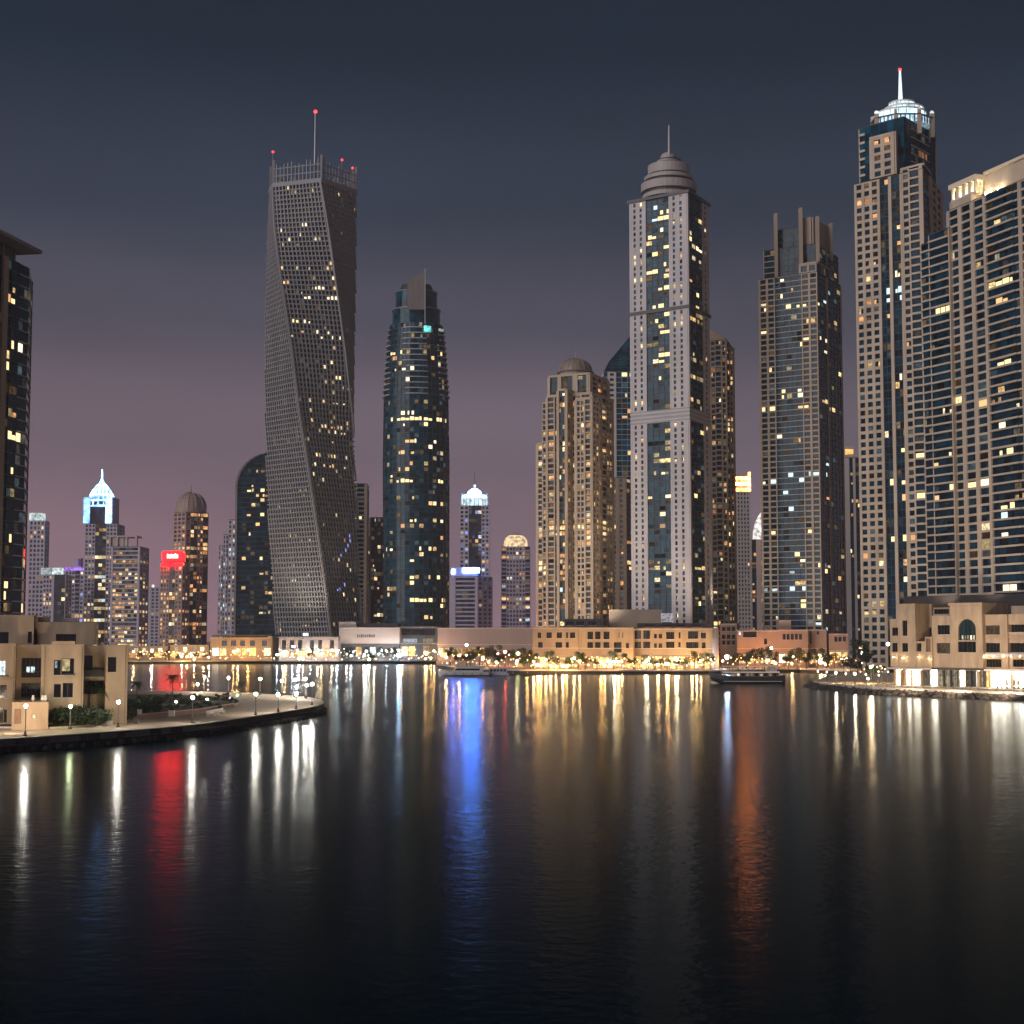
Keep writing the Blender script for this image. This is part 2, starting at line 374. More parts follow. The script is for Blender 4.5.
single('water', mb, None, None, (0, 0, 0), kind='structure')
mb = MB(); mb.quad([(-9000, -60, -6), (9000, -60, -6), (9000, 14000, -6), (-9000, 14000, -6)], EARTH)
single('sea_bed', mb, None, None, (0, 0, 0), kind='structure')
# the far bank: one sheet to the horizon with its quay
SHORE = [(-900, 662), (60, 661.4), (135, 661), (275, 660.6), (395, 660.2), (436, 660.3), (437, 664), (470, 668.4), (520, 669.6), (620, 670), (715, 670), (740, 669), (800, 668.5), (835, 669.5), (850, 672), (832, 676), (813, 681), (822, 683), (845, 685.3), (873, 687.3), (930, 689.5), (1024, 692.8), (1300, 705)]
poly = [gp(x, y) for x, y in SHORE] + [(2500, 430), (9000, 500), (9000, 13500), (-9000, 13500), (-9000, 1000)]
mb = MB(); mb.prism(poly, -5, GZ, SEAW, top=PAVE)
single('ground', mb, None, None, (0, 0, 0), kind='structure')
def strip(pts, w, z0, z1, mat, name, side=1):
    """a kerb along pts"""
    mb = MB(); V = [Vector(p) for p in pts]; L = []
    for i, p in enumerate(V):
        t = (V[min(i + 1, len(V) - 1)] - V[max(i - 1, 0)]).normalized(); L.append(p + Vector((-t.y, t.x)) * w * side)
    for i in range(len(V) - 1):
        a, b, c, d = V[i], V[i + 1], L[i + 1], L[i]
        if side < 0: a, b, c, d = d, c, b, a
        mb.hexa([(q.x, q.y, z0) for q in (a, b, c, d)], [(q.x, q.y, z1) for q in (a, b, c, d)], mat)
    single(name, mb, None, None, (V[0].x, V[0].y, z0), kind='structure')
# kerbs stand 3 cm proud of the quay wall
strip([gp(x, y + .04) for x, y in SHORE[1:]], 1.0, GZ - .6, GZ + .14, KERB, 'kerb')
# right-hand revetment of tumbled rock
rr = random.Random(5); mb = MB()
EDGE = [gp(x, y) for x, y in SHORE[15:]]
for i in range(len(EDGE) - 1):
    a, b = Vector(EDGE[i]), Vector(EDGE[i + 1]); n = Fr(a, b).n; L = (b - a).length
    if a.x > 260: break
    for k in range(int(L * 2.6)):
        q = a + (b - a) * rr.random(); d = rr.random(); r = rr.uniform(.35, .8)
        p = q + n * (d * 3.2 + .2); vs = Vector((p.x, p.y, 1.35 - d * 1.7 + rr.uniform(-.15, .15)))
        m0 = len(mb.v); mb.ball(vs, r, ROCK, 6, 4, .75)
        for j in range(m0, len(mb.v)):
            x, y, z = mb.v[j]; mb.v[j] = (x + rr.uniform(-.14, .14), y + rr.uniform(-.14, .14), z + rr.uniform(-.1, .1))
single('rocks', mb, None, None, (*EDGE[0], 0), kind='stuff')
# the left promontory
FRONT = [(-90, 749.5), (-30, 743), (0, 740), (50, 736.6), (100, 733), (150, 729.3), (200, 724.6), (250, 717.3), (285, 712), (305, 708.8), (317, 706.2), (323.5, 703.6), (321.5, 701), (313, 698.6), (300, 697), (287, 695.8), (260, 694), (230, 692.8), (200, 692), (150, 691.4), (60, 691), (-60, 690.6)]
PP = [Vector(gp(x, y)) for x, y in FRONT]
def smooth(P, n=4):
    R = []
    for i in range(len(P) - 1):
        p0, p1, p2, p3 = P[max(i - 1, 0)], P[i], P[i + 1], P[min(i + 2, len(P) - 1)]
        for k in range(n):
            t = k / n; R.append(.5 * ((2 * p1) + (p2 - p0) * t + (2 * p0 - 5 * p1 + 4 * p2 - p3) * t * t + (3 * p1 - p0 - 3 * p2 + p3) * t ** 3))
    return R + [P[-1]]
PS = smooth(PP)
mb = MB(); mb.prism([(p.x, p.y) for p in PS] + [(-260, 470), (-260, 215)], -5, GZ, SEAW, top=PAVE)
single('promenade', mb, None, None, (PS[0].x, PS[0].y, 0), kind='structure')
strip(PS, .95, GZ - .95, GZ + .14, KERB, 'promenade_kerb')
def inset(P, w):
    R = []
    for i, p in enumerate(P):
        t = (P[min(i + 1, len(P) - 1)] - P[max(i - 1, 0)]).normalized(); R.append(p + Vector((-t.y, t.x)) * w)
    return R
# a row of boulders along the foot of the sea wall
mb = MB(); acc = 0
for i in range(len(PS) - 1):
    a, b = PS[i], PS[i + 1]; L = (b - a).length; n = Fr(a, b).n; u = 0
    if i > 48: break
    for k in range(int(L / 1.5)):
        q = a + (b - a) * ((k + .5) / max(1, int(L / 1.5))) + n * .5; m0 = len(mb.v)
        mb.ball((q.x, q.y, .3 + rr.uniform(-.12, .15)), rr.uniform(.38, .56), SEAW, 7, 5, .85)
        for j in range(m0, len(mb.v)):
            x, y, z = mb.v[j]; mb.v[j] = (x + rr.uniform(-.1, .1), y + rr.uniform(-.1, .1), z + rr.uniform(-.1, .1))
single('boulders', mb, None, None, (PS[0].x, PS[0].y, 0), kind='stuff')
# planted middle of the promontory
GARD = [(-70, 727), (50, 729), (84, 726.8), (112, 723.2), (126, 720), (160, 716.2), (200, 712), (232, 706.5), (240, 703), (228, 699.5), (205, 697), (160, 695.5), (60, 695), (-60, 694.5)]
GPOLY = [gp(x, y, GZ) for x, y in GARD]
mb = MB(); mb.prism(GPOLY, GZ - .3, GZ + .3, KERB, top=EARTH, bottom=False)
single('planted_ground', mb, None, None, (*GPOLY[0], GZ), kind='structure')
# ------------------------------------------------------------------ towers, far to near
def crown_ring(mb, cx, cy, r0, r1, z0, z1, mat, n=24): mb.lathe(cx, cy, [(r0, z0), (r1, z1)], mat, n)
def mpp(D): return D / F
EM = {
 'cool': emit('crown_cool_light', (.66, .88, 1), 1.8, scale=.25), 'blue': emit('crown_blue_light', (.22, .52, 1), 11, scale=.2),
 'bluesign': emit('blue_sign_light', (.07, .22, 1), 170, vary=False), 'red': emit('red_sign_light', (1, .0012, .002), 48, vary=False), 'redhot': emit('red_sign_lettering', (1, .5, .3), 6, vary=False),
 'purple': emit('purple_light', (.45, .22, 1), 1.2, scale=.3), 'gold': emit('crown_gold_light', (1, .52, .16), 1.5, scale=.3), 'orange': emit('crown_orange_light', (1, .24, .05), 50, scale=.3),
 'white': emit('crown_white_light', (1, .96, .9), 1.3, scale=.3), 'soft': emit('pale_roof_light', (.8, .95, .95), .75, scale=.3), 'cyan': emit('cyan_light', (.25, 1, .95), 1.2, scale=.3),
 'beacon': emit('red_beacon', (1, .03, .03), 7, vary=False), 'spire': emit('spire_light', (.7, .9, 1), 1.6, vary=False)}
def far_tower(label, L, R, D, ytop, zones, depth=None, base=GZ, roofpx=None, **kw):
    lk = {k: kw.pop(k) for k in ('p', 'pal', 'dimp', 'seed', 'px', 'nmax', 'rowp', 'cut') if k in kw}
    cx = (L + R) / 2; t = Tower(label, cx, D, **kw)
    z1 = zat(cx, ytop, D); side = depth or (R - L) * mpp(D)
    t.tier([(L, D), (R, D)], base, z1, [zones], side=side)
    t.lk = lk; t.z1 = z1; p = px2(cx, D + side / 2); t.cx, t.cy = p.x, p.y; t.top = z1
    return t
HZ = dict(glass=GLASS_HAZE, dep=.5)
# low hazy blocks
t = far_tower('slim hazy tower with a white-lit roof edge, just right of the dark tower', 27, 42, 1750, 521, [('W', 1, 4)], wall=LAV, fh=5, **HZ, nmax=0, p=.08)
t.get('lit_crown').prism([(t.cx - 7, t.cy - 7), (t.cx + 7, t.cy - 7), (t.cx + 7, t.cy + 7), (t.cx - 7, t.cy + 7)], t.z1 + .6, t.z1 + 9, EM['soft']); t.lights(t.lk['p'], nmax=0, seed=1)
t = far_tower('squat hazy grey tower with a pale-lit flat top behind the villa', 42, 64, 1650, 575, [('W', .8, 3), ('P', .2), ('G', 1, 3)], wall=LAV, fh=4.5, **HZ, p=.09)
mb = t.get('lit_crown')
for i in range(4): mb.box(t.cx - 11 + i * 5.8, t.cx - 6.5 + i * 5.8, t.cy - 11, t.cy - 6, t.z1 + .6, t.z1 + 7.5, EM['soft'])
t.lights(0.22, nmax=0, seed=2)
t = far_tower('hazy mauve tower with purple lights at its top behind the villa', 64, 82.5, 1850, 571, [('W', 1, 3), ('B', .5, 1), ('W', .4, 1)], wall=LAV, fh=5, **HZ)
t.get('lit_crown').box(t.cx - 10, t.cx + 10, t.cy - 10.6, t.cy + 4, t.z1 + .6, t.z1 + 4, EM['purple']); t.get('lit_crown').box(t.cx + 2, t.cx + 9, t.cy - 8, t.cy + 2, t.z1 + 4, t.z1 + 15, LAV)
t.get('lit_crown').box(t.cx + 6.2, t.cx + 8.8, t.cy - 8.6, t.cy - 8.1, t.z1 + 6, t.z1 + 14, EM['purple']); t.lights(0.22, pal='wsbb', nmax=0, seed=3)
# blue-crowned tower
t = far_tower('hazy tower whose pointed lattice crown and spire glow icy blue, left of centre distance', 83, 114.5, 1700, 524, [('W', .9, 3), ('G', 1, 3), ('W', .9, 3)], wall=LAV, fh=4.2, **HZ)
z2 = zat(98, 497, 1700); r = 15.2; D = 1700
for sx in (-1, 1):   # lit corner piers beside the dark arch
    t.new('corner_pier').box(t.cx + sx * 12.2 - 4, t.cx + sx * 12.2 + 4, t.cy - 15.5, t.cy + 12, t.z1 + .6, z2, LAV)
    mbx = t.new('lit_corner'); mbx.box(t.cx + sx * 11.6 - 3.2, t.cx + sx * 11.6 + 3.2, t.cy - 16.2, t.cy - 15.6, t.z1 + 1, z2 - .5, EM['blue'])
t.get('arch').box(t.cx - 8.1, t.cx + 8.1, t.cy - 13, t.cy + 10, t.z1 + .6, z2 - 4, GLASS_HAZE)
za = zat(98, 481, D); mb = t.get('crown_lattice')
def dome_prof(r, z0, z1, k): return [(r * math.cos(a) ** k, z0 + (z1 - z0) * math.sin(a)) for a in [i * math.pi / 2 / 7 for i in range(8)]]
PR = [(15.2, z2 - 9), (14.2, z2 - 3), (12.0, z2 + 3.5), (8.8, z2 + 9), (5.2, z2 + 13.5), (2.4, za - 1), (.7, za + 3)]; PR = [(max(rr_, .6), z) for rr_, z in PR]
for i in range(16):
    a = 2 * math.pi * i / 16
    for (r0, za0), (r1, zb0) in zip(PR[:-1], PR[1:]): mb.tube((t.cx + r0 * math.cos(a), t.cy + r0 * math.sin(a), za0), (t.cx + r1 * math.cos(a), t.cy + r1 * math.sin(a), zb0), .75, .7, EM['blue'], 4)
for r0, z in PR[:-1]: mb.lathe(t.cx, t.cy, [(r0 + .5, z - .7), (r0 + .5, z + .7)], EM['blue'], 16)
t.get('dome').lathe(t.cx, t.cy, [(rr_ * .9, z) for rr_, z in PR], pbsdf('dome_metal', (.3, .34, .4), .4), 16)
t.get('spire').tube((t.cx, t.cy, za - 2), (t.cx, t.cy, zat(98, 468, D)), 1.1, .5, EM['blue'], 6)
t.lights(0.22, pal='wsyc', nmax=0, seed=4, cut=90)
# purple slab
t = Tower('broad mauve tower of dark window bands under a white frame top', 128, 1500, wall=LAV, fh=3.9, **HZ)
z1 = zat(125, 547, 1500); t.tier([(110, 1500), (138, 1497), (147, 1530)], GZ, z1, [[('P', .06), ('G', 1, 8, {'line': LAV, 'lh': 1.1}), ('P', .06)], [('W', 1, 3)]])
P = px2(124.5, 1512); mb = t.get('roof_frame')
for x in (-12.6, -6, 3, 12): mb.box(P.x + x - .9, P.x + x + .9, P.y - 12.5, P.y - 8, z1 + .55, z1 + 9.2, PALE)
mb.box(P.x - 13.6, P.x + 13, P.y - 12.6, P.y + 8, z1 + 9.25, z1 + 10.8, PALE); mb.box(P.x - 11, P.x + 0, P.y - 11, P.y - 9, z1 + .55, z1 + 9, PALE)
t.lights(0.352, pal='wsyaw', nmax=0, seed=5, dimp=.25, cut=80)
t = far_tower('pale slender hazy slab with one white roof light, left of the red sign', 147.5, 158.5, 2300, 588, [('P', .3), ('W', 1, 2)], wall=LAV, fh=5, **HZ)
t.get('roof_light').ball((t.cx, t.cy - 6, t.z1 + 3), 2.2, EM['white']); t.lights(0.176, pal='cs', nmax=0, seed=6)
# dome tower and the red-sign tower before it
t = Tower('rosy domed tower with a ribbed cap, standing behind the red roof sign', 189, 1480, wall=pbsdf('rosy_render', (.40, .28, .25), .7, .1, .08), fh=3.9, **HZ)
z1 = zat(189, 513, 1480); P = t.tier([(172, 1482), (184, 1472), (206, 1485)], GZ, z1, [[('W', 1, 3)], [('W', .5, 1), ('G', .7, 2), ('W', .6, 2), ('G', .5, 1)]])
c = px2(188.8, 1492); zz = z1 + .5
t.get('dome').lathe(c.x, c.y, [(14.5, zz), (14.5, zz + 5)] + [(14.5 * math.cos(a), zz + 5 + 15 * math.sin(a)) for a in [i * math.pi / 2 / 6 for i in range(1, 6)]] + [(.8, zz + 20.3)], pbsdf('copper_dome', (.34, .25, .22), .5), 20)
for i in range(12):
    a = 2 * math.pi * i / 12
    for k in range(5): t.get('dome_rib').tube(*[(c.x + 14.7 * math.cos(b) * math.cos(a), c.y + 14.7 * math.cos(b) * math.sin(a), zz + 5 + 15.2 * math.sin(b)) for b in (k * math.pi / 10.5, (k + 1) * math.pi / 10.5)], .35, .35, PALE, 4)
t.get('finial').tube((c.x, c.y, zz + 20), (c.x, c.y, zz + 27), .5, .2, STEEL, 5)
t.lights(0.44, pal='wsaaw', nmax=0, seed=7, dimp=.2)
t = Tower('rosy block carrying a glowing red rooftop sign', 173, 1440, wall=MATS['rosy_render'], fh=3.9, **HZ)
z1 = zat(173, 562, 1440); t.tier([(159.5, 1440), (181, 1436), (186.5, 1452)], GZ, z1, [[('W', .8, 3), ('G', .5, 2), ('W', .6, 2)], [('W', 1, 2)]])
sg = t.get('rooftop_sign'); a, b = px2(161.0, 1437), px2(181.8, 1435); fr = Fr(a, b)
sg.fbox(fr, 0, fr.L, -1.2, .58, z1 + .6, z1 + 9.5, DGREY, back=True)
sg.fbox(fr, .2, fr.L - .2, .6, 1.0, z1 + .8, z1 + 9.3, EM['red'])
sg.fbox(fr, -.4, fr.L + .3, .6, .9, z1 - 3.4, z1 - 1.4, EM['red'])  # added red strip on the parapet, standing in for the sign's spill
lt = t.get('sign_lettering'); u = 4.6
for w_, h_ in ((1.0, 4.0), (1.6, 3.4), (.9, 3.8), (1.5, 3.4), (1.2, 4.2), (1.4, 3.4)): lt.fbox(fr, u, u + w_, 1.02, 1.2, z1 + 3.1, z1 + 3.1 + h_, EM['redhot']); u += w_ + .5
sd = px2(186, 1450); sg.fbox(Fr(b, sd), .3, 5.5, .02, .2, z1 + .8, z1 + 8, EM['red'])
t.lights(0.616, pal='waaws', nmax=0, seed=8, dimp=.25)
# stepped pale block and the curved dark tower
t = Tower('stepped pale lavender block left of the curved dark tower', 228, 1330, wall=LAV, fh=3.8, **HZ)
for (l, r_, y) in ((217.5, 222, 546), (221.8, 227, 535), (226.8, 234.5, 520)): t.tier([(l, 1330), (r_, 1330)], GZ, zat(l, y, 1330), [[('W', 1, 2, {'wr': .5})]], side=14)
t.lights(0.484, pal='wsc', nmax=0, seed=9)
t = Tower('dark glass tower with a quarter-round roof, left of the twisted tower', 252, 1210, wall=DGREY, fh=3.7, line=SLABD, glass=GLASS)
D = 1210; x0, x1 = px2(234.5, D).x, px2(276, D).x; zs, zt = zat(235, 487, D), zat(262, 453, D); y0 = px2(250, D).y
pr = [(x0, GZ)] + [(x0 + (1 - math.cos(a)) * 27, zs + math.sin(a) * (zt - zs)) for a in [i * math.pi / 2 / 10 for i in range(11)]] + [(x1, zt), (x1, GZ)]
mb = t.get('glazing'); pr = list(reversed(pr)); n = len(pr)
vs = [(x, y0, z) for x, z in pr] + [(x, y0 + 30, z) for x, z in pr]
mb.add(vs, [tuple(reversed(range(n))), tuple(range(n, 2 * n))] + [(i, (i + 1) % n, (i + 1) % n + n, i + n) for i in range(n)], GLASS)
fm_ = t.get('edge_frame'); pr2 = list(reversed(pr))[:-2]
for (xa, za), (xb, zb) in zip(pr2[:-1], pr2[1:]): fm_.hexa([(xa - .9, y0 - .8, za), (xa + .7, y0 - .8, za), (xa + .7, y0 + 30, za), (xa - .9, y0 + 30, za)], [(xb - .9, y0 - .8, zb + .8), (xb + .7, y0 - .8, zb + .8), (xb + .7, y0 + 30, zb + .8), (xb - .9, y0 + 30, zb + .8)], GREY)
fr = Fr((x0 + 1, y0), (x1, y0)); nf = int((zt - GZ) / 3.7)
for k in range(nf):
    z = GZ + k * 3.7; off = 0 if z < zs - 4 else 27 * (1 - math.sqrt(max(0, 1 - ((z + 4 - zs) / (zt - zs)) ** 2))) if z + 4 - zs < zt - zs else 99
    if off > 26: continue
    t.get('mullion').fbox(fr, off, fr.L, 0, .25, z, z + .5, SLABD)
    for i in range(9):
        if i * 3.4 > off: t.cands.append((fr, i * 3.4 + .3, i * 3.4 + 3.2, z + .9, z + 3.3, 'G'))
t.get('needle').tube((x0 + 23, y0 + 4, zt), (x0 + 24, y0 + 4, zt + 7), .5, .2, STEEL, 5)
t.lights(.13, pal='wyys', nmax=100, seed=10, rowp=.14, rowf=3.5, dimp=.22, px=[(249, 488, 'y'), (262, 489, 'y'), (247, 513, 'w'), (262, 513, 'y'), (260, 557, 'y'), (264, 500, 'w')])
# made-up slim tower standing in for a lit strip of the twisted one, grey twin block
t = far_tower('added slim beige tower standing in for a lit strip of the twisted tower', 344, 365.5, 1260, 484, [('W', 1, 4), ('B', .6, 1), ('P', .2)], wall=BEIGE, fh=3.6); t.lights(.14, nmax=60, seed=11)
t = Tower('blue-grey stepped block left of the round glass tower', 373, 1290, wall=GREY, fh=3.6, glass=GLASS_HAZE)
t.tier([(364, 1290), (369.5, 1290)], GZ, zat(366, 537, 1290), [[('W', 1, 2)]], side=20); t.tier([(369.3, 1288), (384.5, 1288)], GZ, zat(375, 518, 1290), [[('P', .1), ('G', 1, 4), ('P', .1)]], side=24)
t.lights(.1, pal='wcs', nmax=60, seed=12, dimp=.2)
# blue tower pair right of the round tower
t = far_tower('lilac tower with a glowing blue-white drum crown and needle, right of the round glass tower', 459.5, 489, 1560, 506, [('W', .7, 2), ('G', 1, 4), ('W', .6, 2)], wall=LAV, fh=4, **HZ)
zz = t.z1 + .6; mpx = 1560 / F; mb = t.get('lit_crown')
for r0, a0, a1, m in ((13.2, 0, 8, 'cool'), (12.2, 8, 11, 'blue')): mb.lathe(t.cx, t.cy, [(r0, zz + a0), (r0, zz + a1)], EM[m], 20)
for i in range(20): t.get('crown_fin').tube((t.cx + 13.5 * math.cos(i * .314), t.cy + 13.5 * math.sin(i * .314), zz), (t.cx + 12.5 * math.cos(i * .314), t.cy + 12.5 * math.sin(i * .314), zz + 13), .45, .3, PALE, 4)
t.get('dome').lathe(t.cx, t.cy, [(8, zz + 11), (6.4, zz + 15), (3, zz + 17.5), (1, zz + 18.3)], EM['blue'], 16)
t.get('needle').tube((t.cx, t.cy, zz + 18), (t.cx, t.cy, zat(475, 470, 1560)), .6, .25, STEEL, 5); t.get('needle_light').ball((t.cx, t.cy - .5, zat(475, 484.5, 1560)), 1.5, EM['cool'])
t.lights(0.352, pal='scbba', nmax=0, seed=13, dimp=.3)
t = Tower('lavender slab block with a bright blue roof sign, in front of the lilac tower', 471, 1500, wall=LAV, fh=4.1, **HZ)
z1 = zat(464, 577, 1500); t.tier([(450, 1500), (477.5, 1497), (492, 1512)], GZ, z1, [[('P', .25), ('G', .9, 3, {'line': LAV, 'lh': 1.5}), ('P', .12)], [('W', 1, 3)]])
a, b = px2(450.5, 1500), px2(477.4, 1497); fr = Fr(a, b); t.get('roof_screen').fbox(fr, .4, fr.L - .4, -9, -1, z1 + .55, z1 + 9, LAV, back=True)
t.get('roof_sign').fbox(fr, 11.5, 27, -.95, -.5, z1 + 4, z1 + 8.4, EM['bluesign']); t.get('roof_sign').fbox(fr, .6, 3.6, -.95, -.5, z1 + 3, z1 + 7, EM['bluesign'])
t.lights(0.066, pal='sc', nmax=0, seed=14, dimp=.15)
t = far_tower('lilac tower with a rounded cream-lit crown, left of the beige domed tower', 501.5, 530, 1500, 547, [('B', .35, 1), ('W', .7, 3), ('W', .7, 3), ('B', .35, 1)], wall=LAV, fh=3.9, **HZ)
zz = t.z1 + .6; t.get('lit_crown').lathe(t.cx, t.cy, [(11.6, zz), (10.8, zz + 6), (9.4, zz + 9), (6.5, zz + 11)], emit('cream_crown_light', (1, .74, .42), 1.1, scale=.3), 20); t.get('crown_cap').lathe(t.cx, t.cy, [(6.3, zz + 11.05), (4, zz + 12.4), (.6, zz + 13)], PALE, 12)
for i in range(16): t.get('crown_fin').tube((t.cx + 10.9 * math.cos(i * .393), t.cy + 10.9 * math.sin(i * .393), zz), (t.cx + 9.4 * math.cos(i * .393), t.cy + 9.4 * math.sin(i * .393), zz + 9.4), .5, .35, PALE, 4)
t.lights(0.352, pal='swca', nmax=0, seed=15, dimp=.25)
# right distance
t = far_tower('pale gridded tower with an orange-lit top, right of the brown tower', 735.5, 751, 1300, 492, [('W', 1, 5, {'wr': .5})], wall=PALE, fh=3.4)
zz = t.z1 + .55; mb = t.get('lit_crown'); hw = 6.2
for k in range(3): mb.box(t.cx - hw, t.cx + hw, t.cy - hw, t.cy + hw, zz + k * 4.6, zz + k * 4.6 + 2.9, EM['orange']); t.get('crown_slab').box(t.cx - hw - .4, t.cx + hw + .4, t.cy - hw - .4, t.cy + hw + .4, zz + k * 4.6 + 2.92, zz + k * 4.6 + 4.58, BEIGE)
mb.box(t.cx + hw - 1.6, t.cx + hw + .3, t.cy - hw - .9, t.cy - hw - .45, zz, zz + 15.6, EM['orange']); t.lights(.06, nmax=60, seed=16)
t = Tower('thin pale tower with a white-lit sail-shaped tip, beside the dark tower', 759, 1400, wall=PALE, fh=3.6)
z1 = zat(758, 540, 1400); t.tier([(753, 1400), (765.5, 1400)], GZ, z1, [[('G', .5, 1), ('P', .5), ('W', .5, 1)]], side=11)
p0 = px2(754.5, 1400); mb = t.get('lit_sail'); ps = [(0, 0), (.4, 7), (2, 14), (4.2, 19), (6.6, 23), (8.0, 24.2), (8.4, 0)]
ps = list(reversed(ps)); n = len(ps); vs = [(p0.x + x, p0.y + 1, z1 + .6 + z) for x, z in ps] + [(p0.x + x, p0.y + 4, z1 + .6 + z) for x, z in ps]
mb.add(vs, [tuple(reversed(range(n))), tuple(range(n, 2 * n))] + [(i, (i + 1) % n, (i + 1) % n + n, i + n) for i in range(n)], EM['white'])
t.lights(.5, pal='wsa', nmax=60, seed=17)
t = Tower('hazy pink tower with a lit roof storey, between the dark and tall brown towers', 854, 1250, wall=PALE, fh=3.6)
z1 = zat(853, 458, 1250); t.tier([(846.5, 1250), (863, 1250)], GZ, z1, [[('P', .45), ('G', .3, 1), ('P', .2), ('G', .4, 1)]], side=14); p0 = px2(853, 1256)
t.get('roof_storey').box(p0.x - 5.5, p0.x + 2.5, p0.y - 5, p0.y + 5, z1 + .6, z1 + 9.5, pbsdf('lit_stone', (.5, .42, .34), .7)); t.get('roof_lights').box(p0.x - 4.6, p0.x + 1.6, p0.y - 5.3, p0.y - 5.05, z1 + 3, z1 + 7, EM['gold'])
t.lights(.25, nmax=60, seed=18)
# ------------------------------------------------------------------ the twisted tower
D = 1130
t = Tower('very tall grey tower twisted a quarter turn, with an open mast-topped crown', 318, D, wall=pbsdf('twist_cladding', (.245, .245, .26), .6, .1, .05), glass=GLASS, fh=3.45)
TW = [(181, 269.5, 271, 322, 357.2), (227, 267.2, 274.5, 329.5, 357), (260, 266, 279, 334, 356.6), (300, 265, 285.5, 339, 356), (350, 264.4, 293.5, 345, 355), (411, 264.6, 301, 350.5, 354.2), (470, 266, 310.5, 353.2, 355.4), (529, 268.8, 319, 355.5, 357.6), (585, 272, 326.5, 357.6, 360.5), (640, 275.5, 333, 360.5, 364.5)]
zt = zat(315, 181, D); nf = 96; fh = (zt - 4) / nf; YC = px2(316, D).y + 34
def zk(k): return 4 + k * fh
def level(k):
    """six corners of floor k: the plan turns as it rises"""
    z = zk(k); py = proj((px2(316, D).x, YC - 20, z))[1]
    for A, B in zip(TW[:-1], TW[1:]):
        if py <= B[0]: break
    f = max(0, min(1, (py - A[0]) / (B[0] - A[0]))); l, a, b, r_ = [at(A[i] + (B[i] - A[i]) * f, py, YC - (22 if i in (2, 3) else 0)).x for i in (1, 2, 3, 4)]
    c = (l + r_) / 2; R = (r_ - l) / 2; dy = lambda x: math.sqrt(max(0.0, R * R - (x - c) ** 2))
    return [Vector((l, YC)), Vector((a, YC - dy(a))), Vector((b, YC - dy(b))), Vector((r_, YC)), Vector((2 * c - a, YC + dy(a))), Vector((2 * c - b, YC + dy(b)))]
LV = [level(k) for k in range(nf + 1)]
def shrink(P, w): c_ = sum(P, Vector((0, 0))) / 6; return [c_ + (p - c_) * (1 - w / max(1, (p - c_).length)) for p in P]
t.get('glazing').loft([[(*p, zk(k)) for p in shrink(LV[k], 1.9)] for k in range(nf + 1)], GLASS)
wall = t.get('column', 'stuff'); sp_ = t.get('spandrel', 'stuff'); SPC = 2.75
for k in range(nf):
    for i in range(6):
        a0, b0, a1, b1 = LV[k][i], LV[k][(i + 1) % 6], LV[k + 1][i], LV[k + 1][(i + 1) % 6]
        if (b0 - a0).length < .6 or (b1 - a1).length < .6: continue
        f0, f1 = Fr(a0, b0), Fr(a1, b1)
        sp_.fbox(f0, .15, f0.L - .15, -1.1, -.15, zk(k), zk(k) + 1.0, t.wall, back=True)
        if i > 2: continue
        rev = i == 0; n = int(min(f0.L, f1.L) / SPC)
        for j in range(n + 1):
            u0 = f0.L - j * SPC if rev else j * SPC; u1 = f1.L - j * SPC if rev else j * SPC; w_ = .42 if j else .75
            wall.hexa([f0.pt(u0 - w_, .25, zk(k)), f0.pt(u0 + w_, .25, zk(k)), f0.pt(u0 + w_, -.9, zk(k)), f0.pt(u0 - w_, -.9, zk(k))], [f1.pt(u1 - w_, .25, zk(k + 1)), f1.pt(u1 + w_, .25, zk(k + 1)), f1.pt(u1 + w_, -.9, zk(k + 1)), f1.pt(u1 - w_, -.9, zk(k + 1))], t.wall, (0, 1, 4))
            if j < n:
                ua, ub = sorted((u0, u0 + (-SPC if rev else SPC))); t.cands.append((Fr(f0.pt(0, -1.0, 0), f0.pt(f0.L, -1.0, 0)), ua + .5, ub - .5, zk(k) + 1.05, zk(k + 1) - .1, 'W'))
cr_ = LV[nf]; zc = zat(315, 158, D); mb = t.get('parapet'); po = t.get('crown_screen'); cen = sum(cr_, Vector((0, 0))) / 6
for i in range(6):
    if (cr_[(i + 1) % 6] - cr_[i]).length < 4: continue
    fr = Fr(cr_[i], cr_[(i + 1) % 6]); mb.fbox(fr, .01 * i, fr.L - .01 * i, -1.5, .4 + .003 * i, zt + .05, zt + 3.2, t.wall, back=True)
    n = int(fr.L / 3)
    for j in range(1, n): po.fbox(fr, j / n * fr.L - .35, j / n * fr.L + .35, -.9, -.2, zt + 3.2, zc + rnd.uniform(-2.5, 2.0), GREY, back=True)
    for z in (zt + 8, zt + 13.5): po.fbox(fr, .6, fr.L - .6, -.75, -.35, z, z + .6, GREY, back=True)
for i in range(6): q = cr_[i] + (cen - cr_[i]) * .03; t.get('crown_post').box(q.x - .7, q.x + .7, q.y - .7, q.y + .7, zt, zc + 3.5, t.wall)
t.get('roof').prism([c_ + (cen - c_) * .05 for c_ in cr_], zt + .02, zt + .6, ROOFM)
q0 = at(315.5, 113, YC); m0 = Vector((q0.x, YC - 22)); mt = q0.z
t.get('mast').tube((m0.x, m0.y + 22, zt), (m0.x, m0.y + 22, mt), 1.1, .6, STEEL, 8)
t.get('beacon').ball((m0.x, m0.y + 22, mt + 1.0), 1.3, EM['beacon'])
for px_, py_ in ((342, 160), (352.5, 168), (273, 152)):
    q = at(px_, py_, D + 20); t.new('beacon').ball(q, .8, EM['beacon']); t.get('aerial').tube((q.x, q.y, zt), (q.x, q.y, q.z), .5, .4, GREY, 5)
